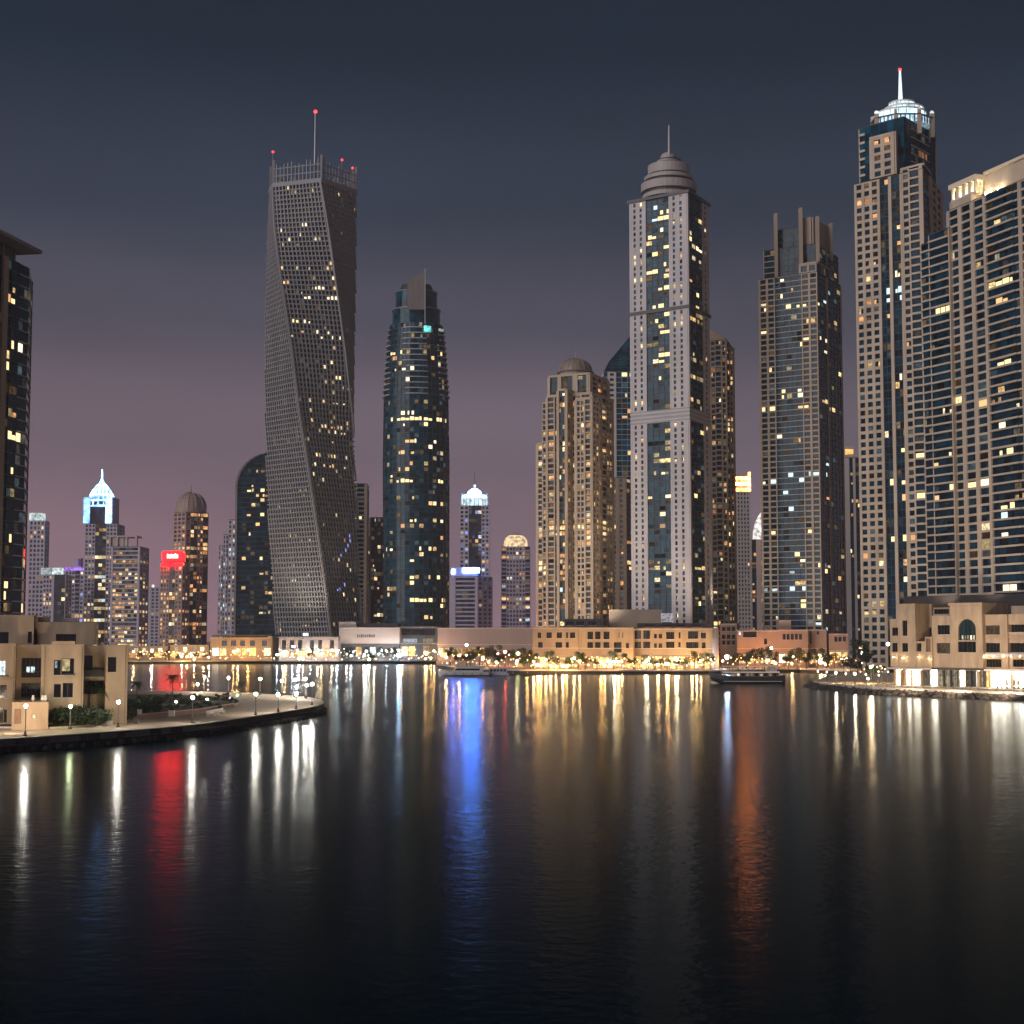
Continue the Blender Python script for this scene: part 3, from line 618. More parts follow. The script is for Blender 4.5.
t.lights(.05, pal='wsys', run=.5, nmax=100, seed=21, dimp=.12, cut=190, px=[(282, 230, 's'), (302, 227, 's'), (305, 224, 's'), (309, 269, 'w'), (330, 266, 'w'), (327, 266, 'w'), (283, 283, 'a'), (288, 283, 'a'), (314, 287, 's'), (318, 287, 's'), (322, 288, 's'), (333, 288, 'w'), (307, 295, 's'), (311, 295, 's'), (328, 296, 's'), (332, 296, 's'), (337, 297, 's'),
  (289, 320, 's'), (294, 320, 'y'), (299, 320, 'y'), (304, 320, 's'), (309, 321, 's'), (292, 333, 'w'), (303, 333, 'a'), (318, 334, 's'), (323, 335, 's'), (328, 335, 's'), (334, 336, 's'), (341, 336, 's'), (336, 376, 'y'), (341, 376, 'y'), (330, 428, 'a'), (334, 428, 'a'), (325, 463, 'w'), (329, 464, 'w'), (333, 464, 'w'), (345, 467, 'w'), (350, 389, 's'), (352, 421, 'c'),
  (291, 442, 'y'), (300, 435, 'y'), (302, 490, 'y'), (308, 490, 'y'), (305, 493, 'w'), (291, 537, 'y'), (299, 547, 's'), (297, 580, 'y'), (294, 581, 's'), (309, 576, 'y'), (347, 545, 'b'), (345, 550, 'b'), (349, 541, 'b'), (342, 553, 'b'), (350, 537, 'b'), (336, 588, 'b'), (341, 590, 'b'), (345, 587, 'b')])  # blue panes are added glow imitating blue reflections on the dark face
# ------------------------------------------------------------------ the round glass tower
D = 1140
t = Tower('round dark teal glass tower with a split blade-like top', 415, D, wall=GREY, glass=GLASS_BLUE, line=SLABD, fh=4.1)
cx, cy = px2(416, D).x, px2(416, D).y + 24; CX0 = cx
PROF = [(640, 383, 449.5), (460, 382.3, 450), (395, 383.2, 449), (350, 386.5, 446), (322, 389.2, 443.5)]
def prof(z):
    py = proj((cx, cy - 22, z))[1]
    for (y0, l0, r0), (y1, l1, r1) in zip(PROF[:-1], PROF[1:]):
        if py >= y1: f = (y0 - py) / (y0 - y1); f = max(0, min(1, f)); return (l0 + (l1 - l0) * f, r0 + (r1 - r0) * f)
    return PROF[-1][1:]
NS = 44; zsh = zat(416, 320, D); nf = round((zsh - GZ) / 4.1); fh = (zsh - GZ) / nf
def ring(k, extra=0):
    z = GZ + k * fh; l, r_ = prof(z); w_ = (r_ - l) / 2 * D / F + extra
    cx = at((l + r_) / 2, proj((CX0, cy - 22, z))[1], cy).x
    return [(cx + w_ * math.cos(2 * math.pi * i / NS), cy + (w_ * .95) * math.sin(2 * math.pi * i / NS)) for i in range(NS)], z
t.get('glazing').loft([[(x, y, ring(k)[1]) for x, y in ring(k)[0]] for k in range(nf + 1)], GLASS_BLUE)
ln = t.get('floor_ring', 'stuff'); bal = t.get('balcony', 'stuff'); mu = t.get('mullion', 'stuff')
zb0 = zat(416, 398, D)
for k in range(nf):
    Rg, z = ring(k)
    for i in range(NS):
        j = (i + 1) % NS; fr = Fr(Rg[i], Rg[j])
        if fr.n.y > .45: continue
        px_ = proj((*fr.pt(fr.L / 2, 0, z)[:2], z))[0]
        left, mid, right = px_ < 391, 404 < px_ < 426, px_ > 438
        if z > zb0 and (left or mid or right): bal.fbox(fr, 0.01, fr.L - .01, 0, 1.5 if not mid else .8, z - .25, z + .45, SLAB)
        else: ln.fbox(fr, 0, fr.L, 0, .22, z - .25, z + .25, SLABD)
        mu.fbox(fr, -.12, .12, -.2, .3, z + .25, z + fh - .25, SLABD)
        t.cands.append((fr, .25, fr.L - .25, z + .85, z + fh - .55, 'G'))
# stepped shoulders, blade and cap
cx = at(416.4, 300, cy).x
for (y0, y1, l, r_) in ((320, 305, 391.8, 441.2), (305, 287, 394.5, 437.5)):
    w_ = (r_ - l) / 2 * D / F; n_ = 28
    t.get('shoulder').lathe(cx, cy, [(w_, zat(416, y0, D) + .02), (w_, zat(416, y1, D))], GLASS_BLUE, n_); t.get('shoulder_rim').lathe(cx, cy, [(w_ + .5, zat(416, y1, D)), (w_ + .5, zat(416, y1 + 1.8, D) + 2)], GREY, n_)
w_ = 15.5 * D / F; zc0 = zat(416, 286, D); t.get('cap').lathe(cx, cy, [(w_ + 1.5, zc0 + 1.3), (w_, zat(416, 276, D) - 2)], DGREY, 24)
bl = t.get('blade'); fa, fb = px2(407.5, D - 22), px2(424.5, D - 22); fr = Fr((cx - 5.0, cy - 22.5), (cx + 5.2, cy - 22.5)); zb, zm = zat(416, 309, D), zat(416, 276, D)
for j in range(6): bl.fbox(fr, j * 2.04, j * 2.04 + 2.0, -1.6 - .1 * (j % 2), .1 * (j % 2), zb, zm - 1 + j * .75 + (1.2 if j == 5 else 0), pbsdf('blade_metal', (.17, .15, .15), .45, .1, .3), back=True)
t.get('blade_edge').fbox(fr, 12.3, 12.9, -2.0, .6, zat(416, 323, D), zm + 5.5, SLAB, back=True)
g = t.get('cyan_lantern'); fr2 = Fr((cx + 7.5, cy - 22.9), (cx + 14, cy - 17)); g.fbox(fr2, 0, 5.5, -1, .5, zat(416, 331, D), zat(416, 325, D), EM['cyan'], back=True); g.fbox(Fr((cx + 17, cy - 19.6), (cx + 21, cy - 16.6)), 0.3, 4.2, .3, .9, zat(416, 330, D), zat(416, 327.5, D), EM['soft'], back=True)
t.lights(.085, pal='wyysw', run=.5, nmax=100, seed=22, dimp=.16, dpal=('dc', 'dc', 'dw'), rowp=.05, px=[(392, 356, 'y'), (396, 355, 'y'), (400, 354, 'y'), (394, 360, 'a'), (398, 359, 'a'), (412, 369, 's'), (402, 370, 's'), (409, 380, 's')] + [(x, 413, 's') for x in (401, 405, 409)] + [(x, 419.5, 'y') for x in (393, 398, 402, 406, 410, 414, 418, 423)] + [(x, 421.5, 'y') for x in (428, 432, 437, 441, 446)] + [(404, 424, 's'), (408, 443, 'w'), (413, 443, 'w'), (418, 443, 's'), (430, 444, 's'), (435, 444, 's'), (386, 446, 'a'), (398, 454, 'w'), (402, 454, 'w'), (412, 464, 'a'), (399, 468, 'w'), (405, 468, 'w'), (397, 479, 'y'), (401, 479, 'y'), (406, 479, 'y'), (411, 479, 'y'), (438, 480, 'y'), (442, 480, 'y'), (412, 500, 'w'), (431, 504, 'w'), (440, 504, 'w'), (410, 519, 'y'), (413, 519, 'y'), (401, 526, 'a'), (440, 522, 's'), (386, 548, 's'), (391, 548, 's'), (432, 546, 'y'), (420, 551, 's'), (441, 539, 'a'), (410, 561, 'y'), (410, 580, 'y'), (414, 580, 'y'), (430, 580, 'w'), (439, 580, 'y'), (411, 601, 'y'), (415, 601, 'y'), (420, 601, 'y'), (428, 601, 'y'), (432, 601, 'y'), (440, 601, 'y'), (440, 608, 'y'), (428, 616, 'w'), (432, 616, 'w')])
# ------------------------------------------------------------------ beige domed tower
t = Tower('beige balconied tower with a stepped top and small ribbed dome', 575, 900, wall=BEIGE, slab=BEIGE, glass=GLASS, fh=3.15, dep=.9)
def wz(w, n=2, **k): return ('W', w, n, dict(dict(wr=.68, hr=.68), **k))
zA, zB, zC = zat(540, 444, 900), zat(545, 404, 900), zat(575, 378, 900)
t.tier([(538, 905), (545, 903)], GZ, zA, [[wz(7, 1)]], side=18, parapet=1.2)
t.tier([(543.5, 902), (548, 900)], GZ, zB, [[('B', 5, 1, {'pr': .9})]], side=20, parapet=1.2)
t.tier([(548, 897), (592, 884), (613, 912)], GZ, zB + 3, [[('P', 1), ('B', 6, 1, {'pr': .6}), ('P', 1.2), ('G', 7, 2, {'line': SLAB}), ('P', 1.5), ('B', 8, 2, {'pr': .8}), ('P', 1.2), wz(9, 2), ('P', 1.2), ('B', 7.5, 2, {'pr': .9}), ('P', 1)], [('P', 1), wz(8, 2), ('P', 1), ('B', 5, 1, {'pr': .8}), wz(6, 2), ('P', 1)]], parapet=1.5)
t.tier([(550, 900), (590, 888), (609, 914)], zB + 3.6, zC, [[('P', 1), ('G', 6, 1, {'lh': .2}), ('P', 3), ('G', 9, 2, {'lh': .2}), ('P', 4), ('G', 7, 2), ('P', 1.5)], [('P', 1), wz(10, 3), ('P', 1)]], parapet=1.2)
t.tier([(577, 882.5), (592.5, 878)], GZ, zat(585, 400, 880), [[('P', 1), wz(8, 2), ('P', 1.2), ('B', 5, 1, {'pr': .7}), ('P', 1)]], side=8, parapet=1.5)
t.tier([(559, 886), (567, 884)], GZ, zat(563, 391, 885), [[('P', .6), ('G', 3, 2), ('P', .6)]], side=9, parapet=1.2)
c = px2(576.5, 905); zz = zC + .6; rD = 17.3 * 900 / F
t.get('drum').lathe(c.x, c.y, [(rD * .98, zz - 2), (rD * .98, zat(576, 373.5, 905))], TAN, 20); z0 = zat(576, 373.4, 905); zD = zat(576, 358.5, 905)
prd = [(rD * 1.1, z0), (rD * 1.02, z0 + .8)] + [(rD * math.cos(a) ** .85 * .97, z0 + .8 + (zD - z0 - .8) * math.sin(a)) for a in [i * math.pi / 2 / 7 for i in range(7)]] + [(.4, zD)]
t.get('dome').lathe(c.x, c.y, prd, pbsdf('dome_sheet', (.24, .19, .165), .5, .1, .2), 24)
rb = t.get('dome_rib')
for i in range(18):
    a = 2 * math.pi * i / 18
    for (r0, za_), (r1, zb_) in zip(prd[1:-1], prd[2:]): rb.tube((c.x + (r0 + .1) * math.cos(a), c.y + (r0 + .1) * math.sin(a), za_), (c.x + (r1 + .1) * math.cos(a), c.y + (r1 + .1) * math.sin(a), zb_), .16, .16, TAN, 4)
t.get('finial').tube((c.x, c.y, zD - .5), (c.x, c.y, zat(576, 350.5, 905)), .3, .12, STEEL, 6)
t.lights(.3, pal='wwaysw', nmax=100, seed=23, dimp=.3, dpal=('dw', 'dw', 'dn'), rowp=.04, cut=130, px=[(563, 393, 's'), (569, 417, 'a'), (583, 410, 'w'), (583, 417, 'w'), (583, 425, 's'), (561, 461, 's'), (562, 477, 's'), (552, 484, 'w'), (582, 468, 'w'), (582, 485, 'w'), (597, 484, 'y'), (598, 417, 'y'), (562, 588, 'c'), (560, 594, 'y'), (563, 542, 'w'), (583, 573, 'w'), (582, 600, 's')])
# teal tower with a sloping roof behind, and its brown neighbour block
t = Tower('blue glass tower with a sloping shed roof, behind the white tower', 620, 1060, wall=PALE, glass=GLASS_BLUE, line=SLAB, fh=3.5)
z1 = zat(608, 372, 1060); P = t.tier([(605, 1060), (640, 1060)], GZ, z1, [[('G', 3, 1), wz(7, 1, wr=.45, hr=.5), ('G', 18, 4)]], side=26, roof=False)
sl_ = t.get('sloping_roof'); xs = [(P[0].x, z1), (px2(610, 1060).x, zat(610, 362, 1060)), (px2(632, 1060).x, zat(632, 336, 1060)), (P[1].x, zat(632, 336, 1060)), (P[1].x, z1)]
xs = list(reversed(xs)); n = len(xs); vs = [(x, P[0].y, z + .02) for x, z in xs] + [(x, P[0].y + 26, z + .02) for x, z in xs]
sl_.add(vs, [tuple(reversed(range(n))), tuple(range(n, 2 * n))] + [(i, (i + 1) % n, (i + 1) % n + n, i + n) for i in range(n)], GLASS_BLUE)
for k in range(7):
    z = z1 + 2.8 * k; l = P[0].x + (z - z1) * .95; t.get('roof_line').box(min(l, P[1].x - 2), P[1].x, P[0].y - .25, P[0].y, z, z + .4, SLABD)
t.get('roof_aerial').tube((px2(629, 1060).x, P[0].y + 8, zat(632, 336, 1060)), (px2(629, 1060).x, P[0].y + 8, zat(629, 322, 1060)), .3, .15, STEEL, 5)
t.lights(.08, pal='wsca', nmax=60, seed=24, dimp=.15, px=[(622, 374, 'y'), (627, 373, 'y'), (624, 415, 'a'), (629, 413, 'a'), (613, 443, 's')])
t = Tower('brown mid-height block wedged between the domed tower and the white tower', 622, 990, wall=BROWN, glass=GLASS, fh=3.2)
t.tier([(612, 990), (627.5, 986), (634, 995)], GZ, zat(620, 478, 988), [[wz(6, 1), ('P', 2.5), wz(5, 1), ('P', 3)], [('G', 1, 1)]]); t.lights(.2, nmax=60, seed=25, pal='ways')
# brown slab right of the white tower
t = Tower('dark brown slab with a sloping top just right of the white tower', 722, 985, wall=BROWN, slab=BROWN, glass=GLASS, fh=3.25)
t.tier([(706, 985), (729, 981)], GZ, zat(718, 340, 980), [[('P', 1), wz(5, 1), ('P', 1), wz(5, 1), ('B', 5, 1, {'pr': .5}), ('P', 1), wz(4, 1)]], side=28)
t.tier([(729.2, 982), (736.5, 984)], GZ, zat(731, 350, 985), [[wz(8, 2), ('P', 1)]], side=22, parapet=1.2)
P = [px2(708, 984.8), px2(728.8, 981.3)]; fr = Fr(*P); z1 = zat(718, 340, 980) + .55
t.get('sloping_parapet').hexa([fr.pt(0, 0, z1), fr.pt(fr.L, 0, z1), fr.pt(fr.L, -20, z1), fr.pt(0, -20, z1)], [fr.pt(0, 0, z1 + 8.5), fr.pt(fr.L, 0, z1 + 1), fr.pt(fr.L, -20, z1 + 1), fr.pt(0, -20, z1 + 8.5)], BROWN)
t.lights(.3, pal='ayws', nmax=100, seed=26, dimp=.15)
# ------------------------------------------------------------------ white tower
t = Tower('white-clad tower with blue glass strips and a stacked round grey top with a mast', 665, 870, wall=WHITEC, glass=GLASS_BLUE, line=SLABD, fh=3.3)
c3 = [(633.2, 884), (691, 862), (711.5, 890)]; zt = zat(690, 193, 862); z1, z2 = zat(680, 308, 866), zat(660, 415, 868)
def ww(w): return ('W', w, 2, dict(wr=.34, hr=.62))
FZ = [[('P', 1.3), ww(13), ('P', 2.0), ('G', 23.5, 4, {'lh': .5}), ('P', 1.6), ww(14), ('P', 2.6)], [('P', .8), ('G', 13, 4, {'lh': .5}), ('P', 1), ('W', 4, 1, dict(wr=.4)), ('P', 1)]]
t.tier(c3, GZ, z2 - 3.5, FZ, roof=False); t.tier(c3, z2 + 3.5, z1 - .9, FZ, roof=False); t.tier(c3, z1 + .9, zt, FZ, roof=False)
P = [px2(*q) for q in c3]; P.append(P[0] + P[2] - P[1])
def grow(P, w): c_ = sum(P, Vector((0, 0))) / len(P); return [c_ + (p - c_) * (1 + w / (p - c_).length) for p in P]
t.get('plant_floor').prism(grow(P, .75), z2 - 3.5, z2 + 3.5, pbsdf('louvre_grey', (.3, .3, .32), .5, .1, .1)); t.get('ledge').prism(grow(P, 1.7), z1 - .9, z1 + .9, DGREY)
for z in (z2 - 2.6, z2 - .4, z2 + 1.8): t.get('louvre').prism(grow(P, 1.0), z, z + .9, WHITEC)
t.get('roof').prism(grow(P, 2.2), zt + .02, zt + 1.6, DGREY)
c = sum(P, Vector((0, 0))) / 4; c = Vector((px2(672.3, c.y).x, c.y)); m = c.y / F; cg = pbsdf('crown_stone', (.36, .33, .32), .6, .1, .1); cd = pbsdf('crown_dark', (.06, .06, .065), .5)
zz = lambda y: zat(672, y, c.y)
for y0, y1, w_, mt in ((200, 196, 26.8, cg), (196, 193, 25.5, cd), (193, 185, 28.3, cg), (185, 181.5, 22.5, cd), (181.5, 178, 25, cg), (178, 175.5, 20.5, cd), (175.5, 166.5, 21.2, cg), (166.5, 163.5, 13.5, cd)):
    t.get('crown_tier').lathe(c.x, c.y, [(w_ * m, zz(y0)), (w_ * m, zz(y1) - .05)], mt, 32)
t.get('crown_dome').lathe(c.x, c.y, [(12.4 * m, zz(163.5)), (12.2 * m, zz(161.5)), (8.6 * m, zz(161.3)), (8.4 * m, zz(157.5)), (6.8 * m, zz(154.6)), (3.6 * m, zz(152.8)), (.8 * m, zz(152))], cg, 24)
t.get('crown_rim').lathe(c.x, c.y, [(13 * m, zz(161.4)), (13 * m, zz(160.6))], cd, 24)
t.get('mast').tube((c.x, c.y - 4, zz(166)), (c.x, c.y - 4, zz(127.5)), .9, .45, pbsdf('mast_metal', (.4, .36, .36), .4), 8)
t.lights(.22, pal='yywsy', nmax=100, seed=27, dimp=.18, dpal=('dc', 'dc', 'dw'), rowp=.12, rowf=3, px=[(653, 208, 'c'), (663, 211, 'y'), (667, 209, 'y'), (663, 218, 'y'), (668, 217, 'y'), (652, 220, 'c'), (661, 230, 's'), (651, 236, 'y'), (655, 235, 'y'), (653, 252, 'y'), (657, 251, 'y'), (664, 248, 'y'), (668, 247, 'y'), (683, 253, 'a'), (695, 249, 's'), (699, 252, 's'), (652, 271, 'y'), (656, 270, 'y'), (660, 269, 's'), (666, 266, 'y'), (658, 292, 'y'), (662, 291, 'y'), (667, 289, 'y'), (654, 307, 'y'), (658, 306, 'y'), (662, 305, 'y'), (668, 312, 'y'), (662, 334, 'y'), (666, 332, 'y'), (659, 356, 'y'), (663, 356, 'y'), (667, 353, 'y'), (661, 361, 'y'), (698, 295, 'y'), (702, 297, 'y'), (691, 281, 'a'), (701, 270, 'a')])
# ------------------------------------------------------------------ dark tower with fins
t = Tower('dark glass tower with buff corner grids and tall fins at its top', 804, 890, wall=TAN, glass=GLASS, line=SLABD, fh=3.2)
zl, zc, zt3 = zat(770, 280, 900), zat(812, 265, 885), zat(800, 217, 895)
gz = ('W', 16.5, 2, dict(wr=.72, hr=.72)); sp3 = [('G', 6, 3, {'lh': .3}), ('P', .6), ('G', 10, 4, {'lh': .3}), ('P', .5)]
fz = [[gz, ('G', 28, 5, {'line': SLAB, 'lh': .3}), gz], sp3]
t.tier([(764, 900), (823, 880), (846, 915)], GZ, zl, fz, parapet=0)
t.tier([(805.5, 886.5), (822.6, 880.7), (835, 900)], zl + .55, zc, [[gz], sp3], parapet=1)
t.tier([(769, 903), (821, 886), (843.5, 917)], zl + .55, zat(800, 248, 895), [[('B', 9, 1, {'pr': .5, 'ph': .5}), ('G', 22, 4, {'lh': .25}), ('P', 1), ('G', 10, 2)], [('G', 8, 3), ('P', .6), ('G', 9, 3)]], parapet=0)
t.tier([(780, 902), (818, 890), (836, 915)], zat(800, 248, 895) + .55, zat(800, 228, 895), [[('G', 1, 4)], [('G', 1, 3)]])
w3 = t.get('roof_screen'); P = [px2(780, 901), px2(819, 888.5), px2(837, 915)]
for (a, b), (s0, s1) in (((0, 1), (16, 24)), ((1, 2), (1, 30))):
    fr = Fr(P[a], P[b]); w3.fbox(fr, s0, min(s1, fr.L - 1), -.8, 0, zat(800, 247, 895), zt3 - 1.5, TAN, back=True)
for px_, D_, yb, yt in ((781, 899, 279, 214), (806.5, 889, 273, 208.5), (823.5, 884.5, 262, 217), (837, 908, 262, 224)):
    q = px2(px_, D_); t.new('fin').box(q.x - .8, q.x + .8, q.y - 2.2, q.y + 1.5, zat(px_, yb, D_), zat(px_, yt, D_), TAN)
t.lights(.035, pal='yswc', nmax=100, seed=28, dimp=.12, dpal=('dc', 'dn', 'dw'), cut=60, px=[(784.5, 279, 's'), (782, 297, 's'), (764, 308, 'y'), (789, 308, 'y'), (799, 305, 'y'), (808, 304, 'y'), (816.5, 303.5, 'y'), (825, 303, 'c'), (765, 330, 'y'), (798, 342, 'y'), (809, 339, 'y'), (817, 338, 'y'), (825, 340, 's'), (766, 367, 'y'), (774, 366, 'y'), (782, 365, 'y'), (784, 389, 'y'), (784, 395, 'y'), (800, 387, 's'), (800, 392, 's'), (766, 409, 'y'), (773, 408, 'y'), (783, 407, 'y'), (800, 405, 'w'), (809, 403, 'y'), (782, 425, 'c'), (781, 436, 's'), (767, 480, 's'), (774, 480, 'c'), (783, 476, 'c'), (792, 476, 'c'), (803, 478, 'c'), (815, 475, 'c'), (818, 474, 'c'), (826, 476, 'c'), (783, 484, 'c'), (786, 494, 'c'), (790, 506, 'c'), (774, 532, 'y'), (812, 533, 'y'), (798, 554, 'y'), (803, 560, 's'), (818, 567, 'y'), (827, 574, 'y'), (813, 574, 'y'), (790, 586, 'c'), (796, 586, 'c'), (802, 586, 'c'), (802, 600, 'y'), (802, 605, 'y'), (829, 499, 'a'), (837, 553, 'a'), (839, 577, 'a')])
# ------------------------------------------------------------------ tallest brown tower
t = Tower('tallest buff tower at the right with a white-lit crown and needle spire', 900, 712, wall=BEIGE, glass=GLASS, line=SLABD, fh=3.6)
zl = zat(862, 183, 722); zr = zat(920, 167, 704)
w2 = lambda w, n: ('W', w, n, dict(wr=.62, hr=.62))
t.tier([(863.5, 725), (933, 700), (951, 738)], GZ, zl, [[w2(24, 3), ('P', 1.5), ('G', 8.5, 2, {'lh': .3}), ('P', 3.2), ('G', 8.5, 2, {'lh': .3}), ('P', 2), w2(8, 1), ('B', 9, 1, {'pr': .7}), ('P', 4)], [('G', 4, 1), ('P', 2), w2(8, 2), ('P', 1)]])
t.tier([(911, 709.5), (932.5, 701.5), (940, 717)], zl + .55, zr, [[w2(8, 1), ('B', 10, 1, {'pr': .5}), ('P', 3)], [('G', 1, 2)]], parapet=1)
t.tier([(880, 718.5), (904.5, 709.7), (911, 723)], zl + .55, zat(892, 137, 714), [[('P', 1), w2(11, 2), ('P', 1)], [('P', 1)]], parapet=1.2)
t.tier([(868.5, 728), (914, 711), (945.5, 736)], zl + .56, zat(900, 120, 715), glass=GLASS_BLUE, zones=[[('B', 6, 1, {'pr': .6, 'ph': 1.1}), ('D', 40)], [('D', 6), ('B', 16, 5, {'pr': .5, 'ph': .5}), ('D', 6)]], roof=True)
zc0 = zat(900, 120, 715) + .6; c = at(902, 112, 728); c = Vector((c.x, 728)); m = 715 / F
def zy(y): return zat(903, y, 715)
cb = t.get('crown_band'); lb = t.get('lit_crown')
rng = [(c.x + 31 * m * math.cos(a), c.y + 24 * m * math.sin(a)) for a in [math.pi / 8 + i * math.pi / 4 for i in range(8)]]
lb.prism(rng, zc0, zy(112.5), emit('crown_glass_glow', (.55, .82, 1), .75, scale=.35))
for i in range(8):
    fr = Fr(rng[i], rng[(i + 1) % 8])
    for j in range(5): cb.fbox(fr, j / 5 * fr.L - .25, j / 5 * fr.L + .25, 0.01, .4, zc0, zy(112.6), DGREY)
    q = rng[i]; t.get('crown_pier').box(q[0] - .9, q[0] + .9, q[1] - .9, q[1] + .9, zc0 - 6, zy(107.5), BEIGE); t.get('pier_lamp').ball((q[0], q[1], zy(106.4)), 1.0, EM['white'])
cb.prism(grow([Vector(p) for p in rng], 1.2), zy(112.5) + .05, zy(111.4), DGREY)
for y0, y1, w_, dx in ((111.3, 106.6, 26, -2), (105.4, 101.2, 20, 2), (100, 95.4, 13, 0)):
    lb.lathe(c.x + dx * m, c.y, [(w_ * m, zy(y0)), (w_ * m, zy(y1))], EM['cool'], 20); cb.lathe(c.x + dx * m, c.y, [(w_ * m + .4, zy(y1) + .03), (w_ * m + .4, zy(y1) + .7)], WHITEP, 20)
    for i in range(20): a = i * math.pi / 10; cb.tube((c.x + dx * m + (w_ * m + .15) * math.cos(a), c.y + (w_ * m + .15) * math.sin(a), zy(y0)), (c.x + dx * m + (w_ * m + .15) * math.cos(a), c.y + (w_ * m + .15) * math.sin(a), zy(y1)), .2, .2, PALE, 4)
t.get('spire').tube((c.x - 3 * m, c.y - 3, zy(97)), (c.x - 3 * m, c.y - 3, zy(63)), 1.1, .45, EM['spire'], 8); t.get('beacon').ball((c.x - 3 * m, c.y - 3, zy(62)), .75, EM['beacon'])
t.lights(.06, pal='yaysw', nmax=100, seed=29, dimp=.22, dpal=('dw', 'dn', 'dc'), cut=50, px=[(896, 172, 'a'), (899, 172, 'w'), (886, 180, 'a'), (877, 212, 'a'), (889, 222, 'a'), (889, 292, 'c'), (893, 292, 'c'), (899, 288, 'c'), (900, 296, 'c'), (888, 299, 'c'), (910, 294, 'c'), (889, 310, 'y'), (901, 378, 's'), (904, 450, 'y'), (912, 452, 'y'), (920, 452, 'y'), (892, 480, 'y'), (904, 481, 'y'), (892, 494, 'y'), (904, 498, 'w'), (914, 496, 'y'), (923, 496, 'y'), (893, 541, 'y'), (904, 541, 'y'), (914, 540, 'a'), (867, 554, 'a'), (905, 577, 's'), (911, 342, 'a')])
# ------------------------------------------------------------------ right-hand tower
t = Tower('broad buff-gridded tower at the right edge with a lit rooftop loggia', 985, 530, wall=BEIGE, slab=SLABB, glass=GLASS, line=SLABD, fh=3.0)
def dl(px): return 570 - (px - 929) * .48
zL, zM = zat(940, 236, dl(940)), zat(952, 214, dl(952))
bb = lambda w, n=3: ('B', w, n, dict(pr=.55, ph=.62))
t.tier([(929.5, dl(929)), (938, dl(938))], GZ, zat(934, 244, dl(934)), [[bb(9, 2)]], side=18)
t.tier([(937.6, dl(938) - 2), (958, dl(958) - 2)], GZ, zL, [[('B', 20, 4, dict(pr=.75, ph=.62))]], side=22)
t.tier([(957.8, dl(958)), (1090, dl(1090))], GZ, zM, [[('W', 38, 3, dict(wr=.7, hr=.74)), ('P', 1), ('B', 27, 4, dict(pr=1.0, ph=.62)), ('B', 4, 1, dict(pr=.5, ph=.62)), ('P', 1), ('W', 50, 4, dict(wr=.7, hr=.74))]], side=30, parapet=0)
fr = Fr(px2(957.8, dl(958)), px2(1090, dl(1090))); k = dl(970) / F
sc_ = t.get('roof_wall'); sc_.fbox(fr, .2, 12.6, -12, -.4, zM + .55, zM + 3.2, BEIGE, back=True)
zg = zM + 3.25; lg = t.get('loggia'); LGL = t.get('loggia_light')
LGL.fbox(fr, 1, 14.2, -4.5, -4.2, zg, zg + 4.6, emit('loggia_glow', (1, .74, .36), 2.2, scale=.6), back=True)
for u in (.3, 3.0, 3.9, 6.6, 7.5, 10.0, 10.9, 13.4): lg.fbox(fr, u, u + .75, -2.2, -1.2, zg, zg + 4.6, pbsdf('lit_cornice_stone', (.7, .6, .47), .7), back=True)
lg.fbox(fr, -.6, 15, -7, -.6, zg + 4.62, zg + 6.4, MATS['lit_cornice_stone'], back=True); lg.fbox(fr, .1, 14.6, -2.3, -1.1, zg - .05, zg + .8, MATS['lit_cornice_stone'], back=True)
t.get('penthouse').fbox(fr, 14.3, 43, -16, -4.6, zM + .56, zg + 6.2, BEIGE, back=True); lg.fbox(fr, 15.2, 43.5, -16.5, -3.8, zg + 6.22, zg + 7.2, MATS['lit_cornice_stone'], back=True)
for u in (1.8, 5.2, 8.8, 12.2, 17.5, 24): t.new('roof_lamp').ball(fr.pt(u, -2.9, zg + 1.2 if u < 15 else zM + 2.2), .3, emit('roof_flood', (1, .8, .5), 260, vary=False))
t.lights(.03, pal='yyws', nmax=100, seed=30, dimp=.1, dpal=('dw', 'dn', 'dc'), px=[(999, 286, 'y'), (1003, 285, 'y'), (1008, 284, 'y'), (1012, 283, 'y'), (1000, 297, 'w'), (1006, 296, 'w'), (980, 293, 'y'), (985, 292, 'y'), (971, 299, 'y'), (938, 314, 'y'), (944, 312, 'y'), (949, 311, 'y'), (1002, 364, 'y'), (1008, 363, 'y'), (1013, 362, 'y'), (973, 391, 'w'), (985, 402, 'w'), (1003, 422, 's'), (946, 456, 'y'), (951, 454, 'y'), (964, 451, 'y'), (1003, 456, 'y'), (1009, 455, 'y'), (1014, 455, 'y'), (936, 464, 'w'), (947, 491, 'y'), (953, 490, 'y'), (964, 488, 'y'), (975, 486, 'y'), (985, 485, 's'), (936, 495, 'w'), (1007, 505, 'y'), (1012, 504, 'y'), (1005, 516, 'c'), (1003, 530, 's'), (990, 542, 'c'), (978, 559, 'w'), (989, 558, 'w'), (965, 566, 's'), (965, 578, 's'), (1006, 589, 's'), (1011, 589, 's'), (1016, 588, 's'), (972, 333, 'w')])
